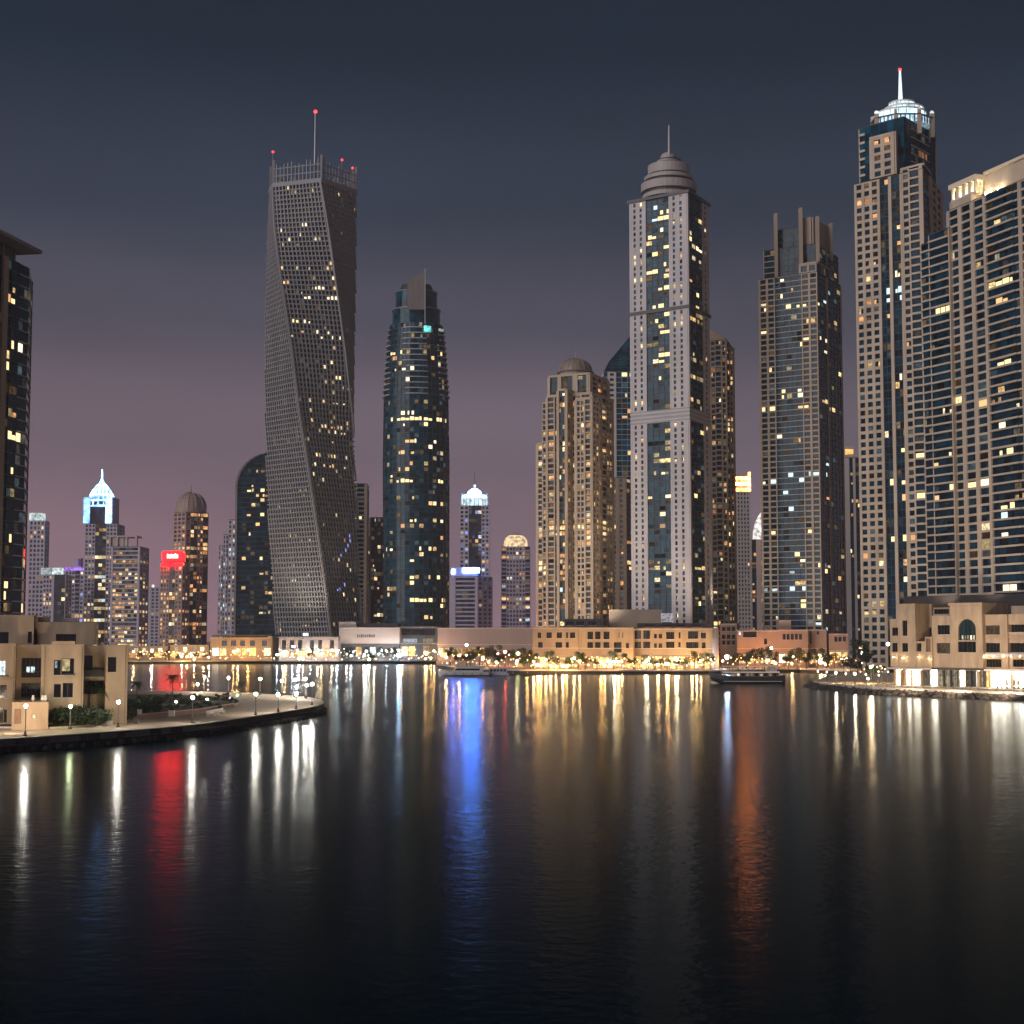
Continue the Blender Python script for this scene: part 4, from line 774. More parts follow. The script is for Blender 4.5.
# ------------------------------------------------------------------ dark tower at the left edge
t = Tower('dark glass tower at the left edge under a wide oversailing roof slab', -10, 430, wall=TAN, glass=GLASS, line=SLABD, slab=SLABD, fh=3.1)
def dt(px): return 440 + (px - 20) * .5
zt = zat(20, 268, dt(20))
t.tier([(-82, dt(-82)), (20.5, dt(20.5)), (23.6, dt(20.5) + 16)], GZ, zt, [[('G', 66, 8), ('P', 5), ('G', 9, 2, {'lh': .3}), ('G', 4, 1), ('B', 10.5, 2, dict(pr=.35, ph=.3, slab=SLAB))], [('B', 1, 3, dict(pr=.3, ph=.3, slab=SLAB))]], roof=False)
P = [px2(-75, dt(-75)), px2(20, dt(20))]; fr = Fr(*P); zr = zat(36, 256, dt(30)); t.get('set_back_storey').fbox(fr, -1, fr.L - 3.4, -14, -3, zt + .03, zr - .05, DGREY, back=True)
for u in (fr.L - 2.6, fr.L - 9, fr.L - 16): t.get('roof_column').fbox(fr, u - .35, u + .35, -3.6, -2.9, zt + .03, zr, GREY, back=True)
t.get('roof').fbox(fr, -4, fr.L + 3.2, -20, 2.2, zr, zr + 1.0, GREY, back=True)
t.lights(.05, pal='yaws', nmax=100, seed=31, dimp=.18, px=[(2, 293, 'a'), (9, 300, 'a'), (12, 305, 'y'), (3, 307, 'y'), (9, 349, 'y'), (2, 358, 'y'), (9, 361, 'y'), (1, 367, 'w'), (20, 349, 's'), (10, 435, 'y'), (13, 435, 'y'), (20, 437, 'y'), (12, 475, 'y'), (9, 541, 'y'), (6, 579, 'y'), (6, 601, 'y'), (16, 611, 'y'), (21, 611, 'y')])
# ------------------------------------------------------------------ low buildings with real openings
SHOP = emit('shop_light_warm', (1, .62, .26), 1.9, scale=.5); SHOPW = emit('shop_light_white', (1, .86, .62), 28, scale=.45); SHOPG = emit('shop_light_gold', (1, .5, .15), 2.2, scale=.5)
ROOMW = emit('room_light', (1, .85, .55), 1.3, scale=1.5, nee=False); ROOMD = emit('room_dim', (1, .7, .4), .09, scale=1.2, nee=False); ROOMC = emit('room_cool', (.8, .95, 1), 1.0, scale=1.5, nee=False)
class Block(Thing):
    def wallface(s, fr, z0, z1, ops, mat, dep=.45, part='wall'):
        """ops: (s0, s1, za, zb, look) openings cut in the wall; look: a material for the pane, None for an empty loggia"""
        mb = s.get(part); S = sorted({0.0, fr.L} | {max(0, min(fr.L, o[i])) for o in ops for i in (0, 1)}); Z = sorted({z0, z1} | {max(z0, min(z1, o[i])) for o in ops for i in (2, 3)})
        for a, b in zip(S[:-1], S[1:]):
            for c, d in zip(Z[:-1], Z[1:]):
                if b - a < .005 or d - c < .005: continue
                u, v = (a + b) / 2, (c + d) / 2
                if any(o[0] < u < o[1] and o[2] < v < o[3] for o in ops): continue
                mb.quad([fr.pt(a, 0, c), fr.pt(b, 0, c), fr.pt(b, 0, d), fr.pt(a, 0, d)], mat)
        for o in ops:
            a, b, c, d = max(0, o[0]), min(fr.L, o[1]), max(z0, o[2]), min(z1, o[3]); p = fr.pt; look = o[4] if len(o) > 4 else TINT; q = o[5] if len(o) > 5 else {}
            e = q.get('dep', dep)
            mb.quad([p(a, 0, c), p(a, -e, c), p(a, -e, d), p(a, 0, d)][::-1], mat); mb.quad([p(b, 0, c), p(b, -e, c), p(b, -e, d), p(b, 0, d)], mat)
            mb.quad([p(a, 0, c), p(b, 0, c), p(b, -e, c), p(a, -e, c)][::-1], mat); mb.quad([p(a, 0, d), p(b, 0, d), p(b, -e, d), p(a, -e, d)], mat)
            w = s.new(q.get('name', 'window')); n = q.get('n', max(1, round((b - a) / 1.1))); f = .07
            w.fbox(fr, a, a + f, -e + .003, -e + .12, c, d, DGREY); w.fbox(fr, b - f, b, -e + .003, -e + .12, c, d, DGREY)
            w.fbox(fr, a + f, b - f, -e + .003, -e + .12, c, c + f, DGREY); w.fbox(fr, a + f, b - f, -e + .003, -e + .12, d - f, d, DGREY)
            for i in range(1, n): u = a + (b - a) * i / n; w.fbox(fr, u - .04, u + .04, -e + .003, -e + .1, c + f, d - f, DGREY)
            if q.get('sill', True): w.fbox(fr, a - .1, b + .1, .003, .14, c - .16, c - .02, KERB)
            g = s.new('pane', parent=w); g.quad([p(a, -e, c), p(b, -e, c), p(b, -e, d), p(a, -e, d)], look)
            if q.get('rail'):
                r_ = s.new('railing'); r_.fbox(fr, a + .02, b - .02, -.12, -.06, c + .95, c + 1.03, DGREY)
                k = int((b - a) / .25)
                for i in range(k): u = a + (b - a) * (i + .5) / k; r_.fbox(fr, u - .02, u + .02, -.11, -.07, c + .02, c + .95, DGREY)
    def block(s, a, b, depth, z0, z1, mat, ops=(), side=(), left=(), par=.5, dep=.45, part='wall'):
        """a box building with its front line from a to b (plan points)"""
        fr = Fr(a, b); n = fr.n; A, B = fr.a, fr.a + fr.t * fr.L; Cc, Dd = B - n * depth, A - n * depth
        s.wallface(fr, z0, z1, list(ops), mat, dep, part); s.wallface(Fr(B, Cc), z0, z1, list(side), mat, dep, part); s.wallface(Fr(Cc, Dd), z0, z1, [], mat, dep, part); s.wallface(Fr(Dd, A), z0, z1, list(left), mat, dep, part)
        rf = s.get('roof'); P = [A, B, Cc, Dd]; rf.prism([fr.pt(.3, -.3, 0)[:2], fr.pt(fr.L - .3, -.3, 0)[:2], fr.pt(fr.L - .3, -depth + .3, 0)[:2], fr.pt(.3, -depth + .3, 0)[:2]], z1 - par, z1 - par + .02, ROOFM)
        cp_ = s.get('parapet')
        for i in range(4):
            f = Fr(P[i], P[(i + 1) % 4]); cp_.fbox(f, -.05 + .004 * i, f.L - .3, -.3, .05 + .003 * i, z1 + .002, z1 + .1 + .004 * i, mat, back=True)
            cp_.quad([f.pt(.3, -.3, z1 - par), f.pt(f.L - .3, -.3, z1 - par), f.pt(f.L - .3, -.3, z1), f.pt(.3, -.3, z1)][::-1], mat)
        return fr
def opx(fr, px0, px1, py0, py1, D, look=TINT, **q):
    """an opening given by where its corners fall on the wall line fr (solved on the wall itself)"""
    def hit(px, py):
        r = ray(px, py); o = Vector((0, 0)); d2 = Vector((r.x, r.y)); den = d2.dot(fr.n); k = (fr.a - o).dot(fr.n) / den; P = d2 * k
        return (P - fr.a).dot(fr.t), CZ + r.z * k
    ua, za = hit(px0, py0); ub, zb = hit(px1, py1)
    return (ua, ub, zb, za, look, q)
# ---- the sand-coloured villa on the promontory
vil = Block('villa', 'sand-coloured block of flats with balconies on the left promontory', 'building', (*px2(60, 276), GZ))
VD = 276; v0 = px2(-40, 270); v1 = px2(16.2, 273)
VLIT = emit('villa_room', (1, .8, .42), 1.0, scale=1.2)
z_l = zat(8, 644, 272)
fr = Fr(v0, v1); ops = [opx(fr, -4, 5.6, 660.5, 676, 272, ROOMC), opx(fr, -6, 6.5, 685, 698, 272), opx(fr, -2, 3.4, 707.5, 723, 272), opx(fr, 3.9, 6.8, 709.5, 722.5, 272, ROOMD), opx(fr, -30, -12, 660, 676, 270), opx(fr, -30, -12, 685, 698, 270)]
vil.block(v0, v1, 16, GZ, z_l, SAND, ops)
fr = vil.block(px2(16.6, 279), px2(42.2, 280), 10, GZ, zat(30, 645.2, 279), SAND, [opx(Fr(px2(16.6, 279), px2(42.2, 280)), 21.5, 41.8, 658, 677.5, 279, TINT, dep=1.6, rail=True, n=5, sill=False), opx(Fr(px2(16.6, 279), px2(42.2, 280)), 21.2, 41.8, 683, 697.5, 279, TINT, dep=1.6, rail=True, n=4, sill=False)])
lw = vil.new('lit_pane'); lf = Fr(px2(16.6, 279), px2(42.2, 280))
for a, b in ((26.2, 29.6), (30.6, 34.2)):
    o = opx(lf, a, b, 666.8, 672.6, 279); lw.fbox(lf, o[0], o[1], -1.57, -1.53, o[2], o[3], ROOMC, back=True)
fr0 = Fr(px2(42, 271), px2(84.2, 273)); ops = [opx(fr0, 54, 60.8, 660, 675, 272, TINT), opx(fr0, 61.6, 74, 658.4, 674.8, 272, TINT, n=2), opx(fr0, 54, 60.8, 684, 697.5, 272), opx(fr0, 62.8, 72.8, 683, 697.5, 272)]
vil.block(px2(42, 271), px2(84.2, 273), 18, GZ, zat(62, 645, 272), SAND, ops)
lw = vil.new('lit_curtain'); o = opx(fr0, 62.3, 69.8, 659, 671, 272); lw.fbox(fr0, o[0], o[1], -.36, -.33, o[2], o[3], VLIT, back=True)
lw = vil.new('lit_curtain'); o = opx(fr0, 55, 57.2, 661, 668, 272); lw.fbox(fr0, o[0], o[1], -.36, -.33, o[2], o[3], ROOMC, back=True)
cap_ = vil.get('parapet'); cap_.fbox(fr0, 1.6, 5.4, -.6, .12, zat(62, 645, 272) + .12, zat(62, 645, 272) + .65, SAND, back=True)
# flower boxes under two windows
for a, b, y in ((64, 75, 675.2), (-2, 8.6, 676.5)):
    f_ = fr0 if a > 20 else Fr(v0, v1); o = opx(f_, a, b, y - 1.5, y, 272); vil.new('flower_box').fbox(f_, o[0], o[1], .15, .7, o[2], o[3], DGREY, back=True)
fr1 = Fr(px2(84, 281), px2(106.6, 282)); vil.block(px2(84, 281), px2(106.6, 282), 9, GZ, zat(95, 646, 281), SAND, [opx(fr1, 84.6, 92.5, 655.5, 670, 281, TINT, dep=1.4, sill=False), opx(fr1, 84.6, 106, 681, 694, 281, TINT, dep=1.6, sill=False)])
bal = vil.new('balcony'); o = opx(fr1, 84.4, 107, 670, 676.2, 281); bal.fbox(fr1, o[0], o[1], .02, 1.5, o[2], o[3], DGREY, back=True); o2 = opx(fr1, 84.4, 107, 676.4, 680, 281); bal.fbox(fr1, o2[0], o2[1], .02, 1.7, o2[2], o2[3], SAND, back=True)
fr2 = Fr(px2(106.4, 277), px2(128.2, 278.1)); vil.block(px2(106.4, 277), px2(128.2, 278.1), 11, GZ, zat(117, 645.5, 278), SAND, [opx(fr2, 108, 116.2, 657, 672, 278)], side=[(1.2, 3.6, zat(129, 672, 281), zat(129, 657, 281), TINT), (5, 8, zat(129, 672, 281), zat(129, 657, 281), TINT), (1.2, 3.6, zat(129, 694, 281), zat(129, 682, 281), TINT)])
# upper storeys set back from the front
u0, u1 = px2(-40, 282), px2(33.6, 285); fu = Fr(u0, u1); vil.block(u0, u1, 12, zat(10, 645, 283), zat(10, 615.5, 284), SAND, [opx(fu, -12, 8.5, 632, 643.5, 284), opx(fu, 27.8, 31.8, 631.5, 643.5, 284)], part='upper_wall')
u0, u1 = px2(34, 288), px2(50, 289); vil.block(u0, u1, 8, zat(45, 645, 288), zat(45, 617.3, 288), SAND, part='upper_wall')
u0, u1 = px2(37, 286), px2(94.5, 288); fu = Fr(u0, u1); vil.block(u0, u1, 13, zat(60, 645, 286), zat(60, 622.6, 287), SAND, [opx(fu, 56, 76, 634, 645, 287, TINT, dep=.8)], part='upper_wall')
u0, u1 = px2(13.6, 261), px2(49.8, 262.5); fu = Fr(u0, u1); vil.block(u0, u1, 9, GZ, zat(30, 702.5, 262), SAND, [opx(fu, 14.6, 21, 709, 723.6, 262, pbsdf('timber_door', (.3, .16, .09), .6, .15, 2), name='door', n=1, sill=False), opx(fu, 32, 36, 714, 719, 262, VLIT, n=1)], part='annexe_wall')
for px_ in (34.5, 44, 46.5): q = px2(px_, 264); vil.new('roof_urn').lathe(q.x, q.y, [(.15, zat(30, 702.5, 262) + .12), (.3, zat(30, 702.5, 262) + .5), (.16, zat(30, 702.5, 262) + .9), (.2, zat(30, 702.5, 262) + 1.1)], WHITEP, 8)
for fb, za_ in ((fr0, zat(62, 678.5, 272)), (Fr(v0, v1), zat(8, 680, 272))): vil.new('string_course').fbox(fb, -.04, fb.L + .04, .006, .12, za_, za_ + .22, SAND, back=True)
for fb, u in ((fr0, .5), (fr0, fr0.L - .35), (fr2, fr2.L - .4), (Fr(v0, v1), Fr(v0, v1).L - .3)): vil.new('downpipe').fbox(fb, u, u + .09, .004, .1, GZ + .3, zat(62, 646, 272), BROWN, back=True)
for px_, dd in ((20, 289), (66, 293), (74, 293)): q = px2(px_, dd); zz_ = zat(60, 622.6, 287) + .12; mbv = vil.new('roof_unit'); mbv.box(q.x - .6, q.x + .6, q.y - .5, q.y + .5, zz_ - .1, zz_ + .75, STEEL)
vil.finish()
# ---- the mall by the water on the right
MAL = Block('mall', 'two-storey sand-coloured mall with a big arched window and glowing shopfronts', 'building', (*px2(950, 500), GZ))
def MD(px): return 520 - (px - 890) * .26
def mseg(a, b, off=0): return px2(a, MD(a) + off), px2(b, MD(b) + off)
gz_ = zat(940, 667.8, 503)   # top of the shopfront storey
def mblock(a, b, ytop, depth, wins, off=0, base=None, **kw):
    A, B = mseg(a, b, off); fr = Fr(A, B); m = (a + b) / 2
    return MAL.block(A, B, depth, gz_ if base is None else base, zat(m, ytop, MD(m) + off), SAND, [opx(fr, *w[:4], MD(m), *(w[4:5] or [TINT]), **(w[5] if len(w) > 5 else {})) for w in wins], **kw)
mblock(890.2, 898.4, 619.2, 20, [(892, 898, 627.6, 635.8), (892, 897.6, 643, 652)])
mblock(898.5, 915.6, 604, 9, [(902.2, 907.4, 620.5, 635.8), (902, 908, 643.2, 651.8)], off=-.8)
mblock(909.5, 932.2, 604.6, 22, [(925.8, 931.6, 627.5, 636.6)], off=9, base=zat(920, 642, 515))
mblock(915.8, 924.8, 641.5, 9, [(916.4, 921.4, 643.2, 651.6)], off=-.2)
mblock(924.9, 932.0, 637.2, 9, [(926, 930.6, 638.6, 652, pbsdf('dim_timber', (.2, .12, .08), .6))], off=-.6)
mblock(932.2, 950.4, 616, 22, [(937.4, 949.8, 625.2, 634.4), (936.6, 950.2, 643, 653.6, ROOMD)], off=0)
A, B = mseg(950.5, 982.6, -2.2); fa = Fr(A, B); ar = opx(fa, 957.8, 976, 619, 640.2, 490, pbsdf('arch_glass', (.015, .035, .045), .08, .4, .3), n=4, dep=.7, sill=False)
mblock(950.5, 982.6, 603.2, 15, [(957.8, 976, 619, 640.2, pbsdf('arch_glass', (.015, .035, .045), .08), dict(n=4, dep=.7, sill=False)), (957.8, 976, 641.6, 652.4, TINT, dict(n=4))], off=-2.2)
# the arch head: masonry filling the corners above the curve
ah = MAL.get('arch_head'); mid, hw = (ar[0] + ar[1]) / 2, (ar[1] - ar[0]) / 2; spring = ar[3] - hw * 1.02
for sgn in (-1, 1):
    K = 10
    for i in range(K):
        a0, a1 = i * math.pi / 2 / K, (i + 1) * math.pi / 2 / K
        x0, y0, x1, y1 = mid + sgn * hw * math.cos(a0), spring + hw * math.sin(a0), mid + sgn * hw * math.cos(a1), spring + hw * math.sin(a1)
        pts = [(x0, y0), (x1, y1), (x1, ar[3] + .004), (x0, ar[3] + .004)]
        if sgn > 0: pts = pts[::-1]
        pf = [fa.pt(x, -.003, z) for x, z in pts]; pb = [fa.pt(x, -.66, z) for x, z in pts]
        ah.quad(pf[::-1], SAND); ah.quad([pf[0], pf[1], pb[1], pb[0]], SAND)
for i in range(5):   # lit lobby people-height band inside the arch
    u = ar[0] + (ar[1] - ar[0]) * (.14 + i * .16); MAL.new('lobby_light').fbox(fa, u, u + .55, -.66, -.6, ar[2] + .2, ar[2] + 1.5, ROOMW, back=True)
mblock(982.7, 1007.6, 614.8, 22, [(985.4, 999.8, 625.4, 634.6, ROOMD), (985.6, 1000, 643, 652.4), (985, 1001.5, 659, 667.4, ROOMD, dict(sill=False))], off=-.4)
mblock(1007.8, 1060, 614.2, 22, [(1008.6, 1040, 624.6, 632, TINT, dict(dep=1.6)), (1008.8, 1040, 643, 652.4, TINT, dict(dep=1.2)), (1012.5, 1040, 659.4, 667.2, ROOMD, dict(sill=False))], off=.4)
mblock(1012, 1060, 605.8, 12, [], off=9, base=zat(1012, 616, 488))
mblock(980, 992, 603.4, 8, [], off=6, base=zat(985, 616, 492)); mblock(932.4, 950.3, 607.8, 10, [(934, 949, 609, 614)], off=10, base=zat(940, 617, 506))
A, B = mseg(905, 1070, 32); MAL.block(A, B, 8, gz_, zat(960, 595.5, MD(960) + 32), pbsdf('dark_podium', (.035, .03, .03), .7, .15, .1), part='rear_podium')
# bands and cornices
A, B = mseg(950.3, 982.8, -2.2); f_ = Fr(A, B); MAL.get('cornice').fbox(f_, -.25, f_.L + .25, .06, .45, zat(966, 604.8, 488), zat(966, 603.0, 488) + .3, SAND, back=True)
A, B = mseg(983, 1060, -.5); f_ = Fr(A, B); MAL.get('cornice').fbox(f_, 0, f_.L, .12, .6, zat(1000, 656.5, 489), zat(1000, 653.4, 489), PALE, back=True); MAL.get('cornice').fbox(f_, 0, f_.L, .12, .35, zat(1000, 637.6, 489), zat(1000, 636.4, 489), SAND, back=True)
A, B = mseg(890.5, 932, -1); f_ = Fr(A, B)
# shopfront storey: bays of glass and light between piers, under a canopy
A, B = mseg(890.5, 1062, -1.4); fs = Fr(A, B); tot = fs.L; zb_, zt_ = GZ, gz_ - .9
def su(px): return opx(fs, px, px + 1, 670, 671, 500)[0]
MAL.get('shop_core').fbox(fs, 0, tot, -16, -1.6, zb_, gz_ - .02, SAND, back=True)
MAL.get('canopy').fbox(fs, -.5, su(934), -1.6, 1.6, zt_ + .25, zt_ + .8, KERB, back=True); MAL.get('canopy').fbox(fs, su(986), tot, -1.6, 1.2, zt_ + .1, zt_ + .75, WHITEP, back=True); MAL.get('canopy').fbox(fs, su(934), su(986), -1.6, .9, zt_ + .3, zt_ + .8, DGREY, back=True)
BAY = [(890.5, 894, 'g'), (894, 899.4, 'w'), (899.6, 904, 'g'), (904, 910, 'w'), (910.6, 919.6, 'w'), (920, 928, 'd'), (928.2, 934.4, 'W'), (934.6, 942, 'd'), (942.2, 949, 'd'), (949.2, 956.6, 'd'), (956.8, 962.2, 'W'), (962.4, 969, 'd'), (969.2, 974, 'd'), (974.2, 977.4, 'w'), (977.8, 983, 'd'), (983.4, 988.4, 'g'), (988.6, 996, 'W'), (996.2, 1003, 'W'), (1003.2, 1010, 'w'), (1010.2, 1016, 'W'), (1016.2, 1023, 'W'), (1023.2, 1030, 'w'), (1030.4, 1040, 'W')]
for a, b, k in BAY:
    ua, ub = su(a), su(b); w = MAL.new('shopfront'); mt = {'g': SHOPG, 'w': SHOPW, 'W': SHOPW, 'd': emit('shop_dim', (1, .8, .5), .5, scale=.9)}[k]
    w.fbox(fs, ua + .12, ub - .12, -1.55, -1.5, zb_ + .15, zt_ + .1, mt)
    for i in range(1, 4): u = ua + (ub - ua) * i / 4; w.fbox(fs, u - .05, u + .05, -1.48, -1.36, zb_ + .15, zt_ + .1, DGREY)
    w.fbox(fs, ua + .12, ub - .12, -1.48, -1.38, zb_ + (zt_ - zb_) * .68, zb_ + (zt_ - zb_) * .68 + .1, DGREY)
    if k != 'W': MAL.new('shop_pier').fbox(fs, ub - .3, ub + .3, -1.55, -.6, zb_, zt_ + .08, SAND if k != 'd' else DGREY, back=True)
for a, b, ya, yb in ((988.6, 1040, 668.5, 672.5),): MAL.new('sign_fascia').fbox(fs, su(a), su(b), -1.0, -.8, zt_ - .95, zt_ + .05, emit('lit_fascia', (1, .9, .72), 20, vary=False), back=True)
WLAMP = emit('wall_lamp_light', (1, .72, .36), 150, vary=False)
for px_, py_, of in ((893.5, 657, -1.2), (903, 658, -1.6), (919, 657, -1), (929, 659, -1.4), (984.5, 656.8, -1.6), (993, 656.6, -1.6), (1003, 656.6, -1.6), (1011, 656.6, -1.2), (1020, 656.4, -1.2)):
    q = at(px_, py_, MD(px_) + of); MAL.new('wall_lamp').ball(q, .13, WLAMP, 8, 6)
MAL.finish()
# dark figures of plants along the bright shopfront
for k, px_ in enumerate((996.5, 1000.6, 1005.8, 1013.2, 1017.4, 1022)):
    q = px2(px_, MD(px_) - 8); mb = MB(); mb.lathe(q.x, q.y, [(.28, GZ), (.36, GZ + .6)], DGREY, 10); pz = GZ + .6
    for i in range(150):
        f = rnd.random(); r = .42 * (1 - f) ** .6 * rnd.random() ** .4; a = rnd.random() * 6.28; p = Vector((q.x + r * math.cos(a), q.y + r * math.sin(a), pz + f * 1.9)); d = Vector((rnd.uniform(-1, 1), rnd.uniform(-1, 1), 1)).normalized() * .16; e = d.cross(Vector((rnd.uniform(-1, 1), rnd.uniform(-1, 1), 0))).normalized() * .07
        mb.quad([p - e, p + e, p + d + e, p + d - e], LEAF2)
    single('potted_conifer', mb, 'slim dark potted conifer against the bright white shopfront of the mall', 'plant', (q.x, q.y, GZ), 'potted conifers by the mall')
# ---- long low block in the centre
SANDROW = pbsdf('sand_row_render', (.36, .27, .185), .8, .2, .15, bump=.02, bscale=3)
def lowblock(name, label, a, b, Da, Db, ytop, mat, wins, depth=18, base=GZ, shops=None, **kw):
    t = Block(name, label, 'building', (*px2((a + b) / 2, (Da + Db) / 2), GZ)); A, B = px2(a, Da), px2(b, Db); fr = Fr(A, B)
    t.block(A, B, depth, base, zat((a + b) / 2, ytop, (Da + Db) / 2), mat, [opx(fr, *w[:4], 0, *(w[4:5] or [TINT]), **(w[5] if len(w) > 5 else {})) for w in wins], **kw)
    za = zat((a + b) / 2, ytop, (Da + Db) / 2)
    if depth > 14 and za - base > 4: t.get('string_course').fbox(fr, -.1, fr.L + .1, .03, .22, za - .75, za - .5, KERB, back=True)
    if shops:
        t.get('string_course').fbox(fr, -.1, fr.L + .1, .03, .3, (za + GZ) / 2 - .1, (za + GZ) / 2 + .15, KERB, back=True)
        for i, (p0, p1, y0, y1, m_) in enumerate(shops):
            o = opx(fr, p0, p1, y0, y1, 0); w = t.new('shopfront'); w.fbox(fr, o[0], o[1], .02, .06, o[2], o[3], m_)
            for k in range(1, 4): u = o[0] + (o[1] - o[0]) * k / 4; w.fbox(fr, u - .06, u + .06, .07, .16, o[2], o[3], DGREY)
            t.new('awning').hexa([fr.pt(o[0] - .2, 1.8, o[3] - .1), fr.pt(o[1] + .2, 1.8, o[3] - .1), fr.pt(o[1] + .2, .02, o[3] + .25), fr.pt(o[0] - .2, .02, o[3] + .25)], [fr.pt(o[0] - .2, 1.8, o[3]), fr.pt(o[1] + .2, 1.8, o[3]), fr.pt(o[1] + .2, .02, o[3] + .6), fr.pt(o[0] - .2, .02, o[3] + .6)], CANVAS)
    return t
X = lambda c: 520 + c / 5.12
Y = lambda c: 580 + c / 5.12
SHOPM = emit('shop_light_cream', (1, .8, .5), 3.0, scale=.5); SH = [SHOP, SHOPG, SHOPM, SHOP]
def shoprow(a, b, y0, y1, n, sd): r = random.Random(sd); w = (b - a) / n; return [(a + i * w + w * .08, a + (i + 1) * w - w * .08, y0, y1, r.choice(SH)) for i in range(n) if r.random() < .85]
wl = [(X(a), X(b), Y(268), Y(298)) for a, b in ((90, 108), (135, 163), (188, 215), (235, 246), (256, 282))] + [(X(a), X(b), Y(318), Y(348)) for a, b in ((92, 116), (182, 216), (234, 250))]
t = lowblock('low_building', 'low sand block with square windows under the beige domed tower', X(65), X(300), 812, 806, Y(242), SANDROW, wl, shops=shoprow(X(70), X(298), 657, 667.5, 7, 1)); t.finish()
wl = [(X(a), X(b), Y(264), Y(304)) for a, b in ((345, 374), (384, 412), (427, 458))] + [(X(a), X(b), Y(318), Y(350)) for a, b in ((345, 374), (384, 412), (427, 458))] + [(X(480), X(520), Y(318), Y(372), TINT, dict(dep=1.2)), (X(542), X(558), Y(322), Y(352)), (X(524), X(528), Y(268), Y(298)), (X(505), X(509), Y(268), Y(298))]
t = lowblock('low_building', 'low sand block with tall paired windows in the middle of the waterfront row', X(302), X(580), 806, 800, Y(243), SANDROW, wl, shops=shoprow(X(305), X(578), 657, 668, 8, 2)); t.finish()
wl = [(X(a), X(b), Y(c), Y(d)) for a, b in ((586, 620), (630, 666)) for c, d in ((258, 302), (316, 350))] + [(X(a), X(b), Y(276), Y(300)) for a, b in ((686, 700), (710, 728))] + [(X(a), X(b), Y(324), Y(348)) for a, b in ((686, 700), (710, 728))] + [(X(748), X(790), Y(266), Y(303)), (X(748), X(790), Y(316), Y(348)), (X(812), X(822), Y(268), Y(300)), (X(810), X(822), Y(318), Y(345)), (X(860), X(912), Y(262), Y(301)), (X(850), X(914), Y(318), Y(352)), (X(926), X(952), Y(270), Y(300)), (X(930), X(950), Y(320), Y(350))]
t = lowblock('low_building', 'low sand block with wide dark windows at the right end of the central row', X(582), X(985), 804, 792, Y(246), SANDROW, wl, shops=shoprow(X(585), X(980), 656.5, 668.5, 11, 3)); t.finish()
t = lowblock('roof_block', 'plain brown plant block rising above the central low row', X(456), X(728), 838, 836, Y(152), TAN, [], depth=14); t.finish()
t = lowblock('roof_block', 'dark flat roof storey above the low row under the domed tower', X(228), X(420), 826, 824, Y(200), DGREY, [(X(a), X(a + 40), Y(212), Y(232)) for a in (236, 288, 350)], depth=14); t.finish()
t = lowblock('roof_block', 'dark low rooftop storey at the foot of the white tower', X(600), X(960), 830, 826, Y(222), ROOFM, [(X(a), X(a + 50), Y(228), Y(240)) for a in (640, 720, 800, 880)], depth=10)
fr = Fr(px2(X(725), 829), px2(X(790), 828)); t.new('lit_pavilion').fbox(fr, 0, fr.L, 3, 3.4, zat(660, Y(215), 825), zat(660, Y(170), 825), emit('pavilion_light', (.95, .9, 1), .8, scale=.8), back=True); t.finish()
# pink low buildings, right of centre
X = lambda c: 680 + c / 5.12
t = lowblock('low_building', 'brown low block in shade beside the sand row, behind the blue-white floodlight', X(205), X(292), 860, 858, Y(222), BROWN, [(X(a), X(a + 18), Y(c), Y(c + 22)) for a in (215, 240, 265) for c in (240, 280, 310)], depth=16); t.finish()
t = lowblock('low_building', 'pink low block with a dark loggia near the orange-topped tower', X(292), X(500), 850, 846, Y(256), PINK, [(X(322), X(392), Y(262), Y(294), TINT, dict(dep=1.4)), (X(300), X(312), Y(262), Y(282), ROOMC), (X(430), X(446), Y(300), Y(330))], shops=shoprow(X(300), X(495), 655, 663, 5, 4)); t.finish()
t = lowblock('low_building', 'pink low block with a row of narrow dark windows under the dark finned tower', X(500), X(656), 844, 842, Y(254), PINK, [(X(a), X(a + 16), Y(276), Y(306)) for a in (525, 546, 567, 588, 609)], shops=shoprow(X(505), X(650), 654, 663, 4, 5)); t.finish()
t = lowblock('low_building', 'pink low block with two tall piers right of the narrow-windowed one', X(658), X(750), 848, 846, Y(252), PINK, [(X(664), X(674), Y(262), Y(330)), (X(700), X(712), Y(262), Y(280))], shops=shoprow(X(660), X(748), 654, 663, 2, 6)); t.finish()
t = lowblock('low_building', 'small pink block with three windows left of the bushy street trees', X(762), X(862), 840, 838, Y(274), PINK, [(X(a), X(a + 16), Y(290), Y(316)) for a in (790, 812, 834)], shops=shoprow(X(765), X(860), 652, 662, 3, 7)); t.finish()
t = lowblock('roof_block', 'rosy square roof cabin in front of the dark finned tower', X(508), X(570), 866, 866, Y(206), PINK, [], depth=9); t.finish()
t = lowblock('low_building', 'dim pink terrace behind the green trees by the mall', 862, 890, 760, 756, 636, PINK, [(866, 870, 641, 646), (875, 879, 641, 646, ROOMW)], shops=shoprow(863, 889, 652, 661, 4, 8), depth=12); t.finish()
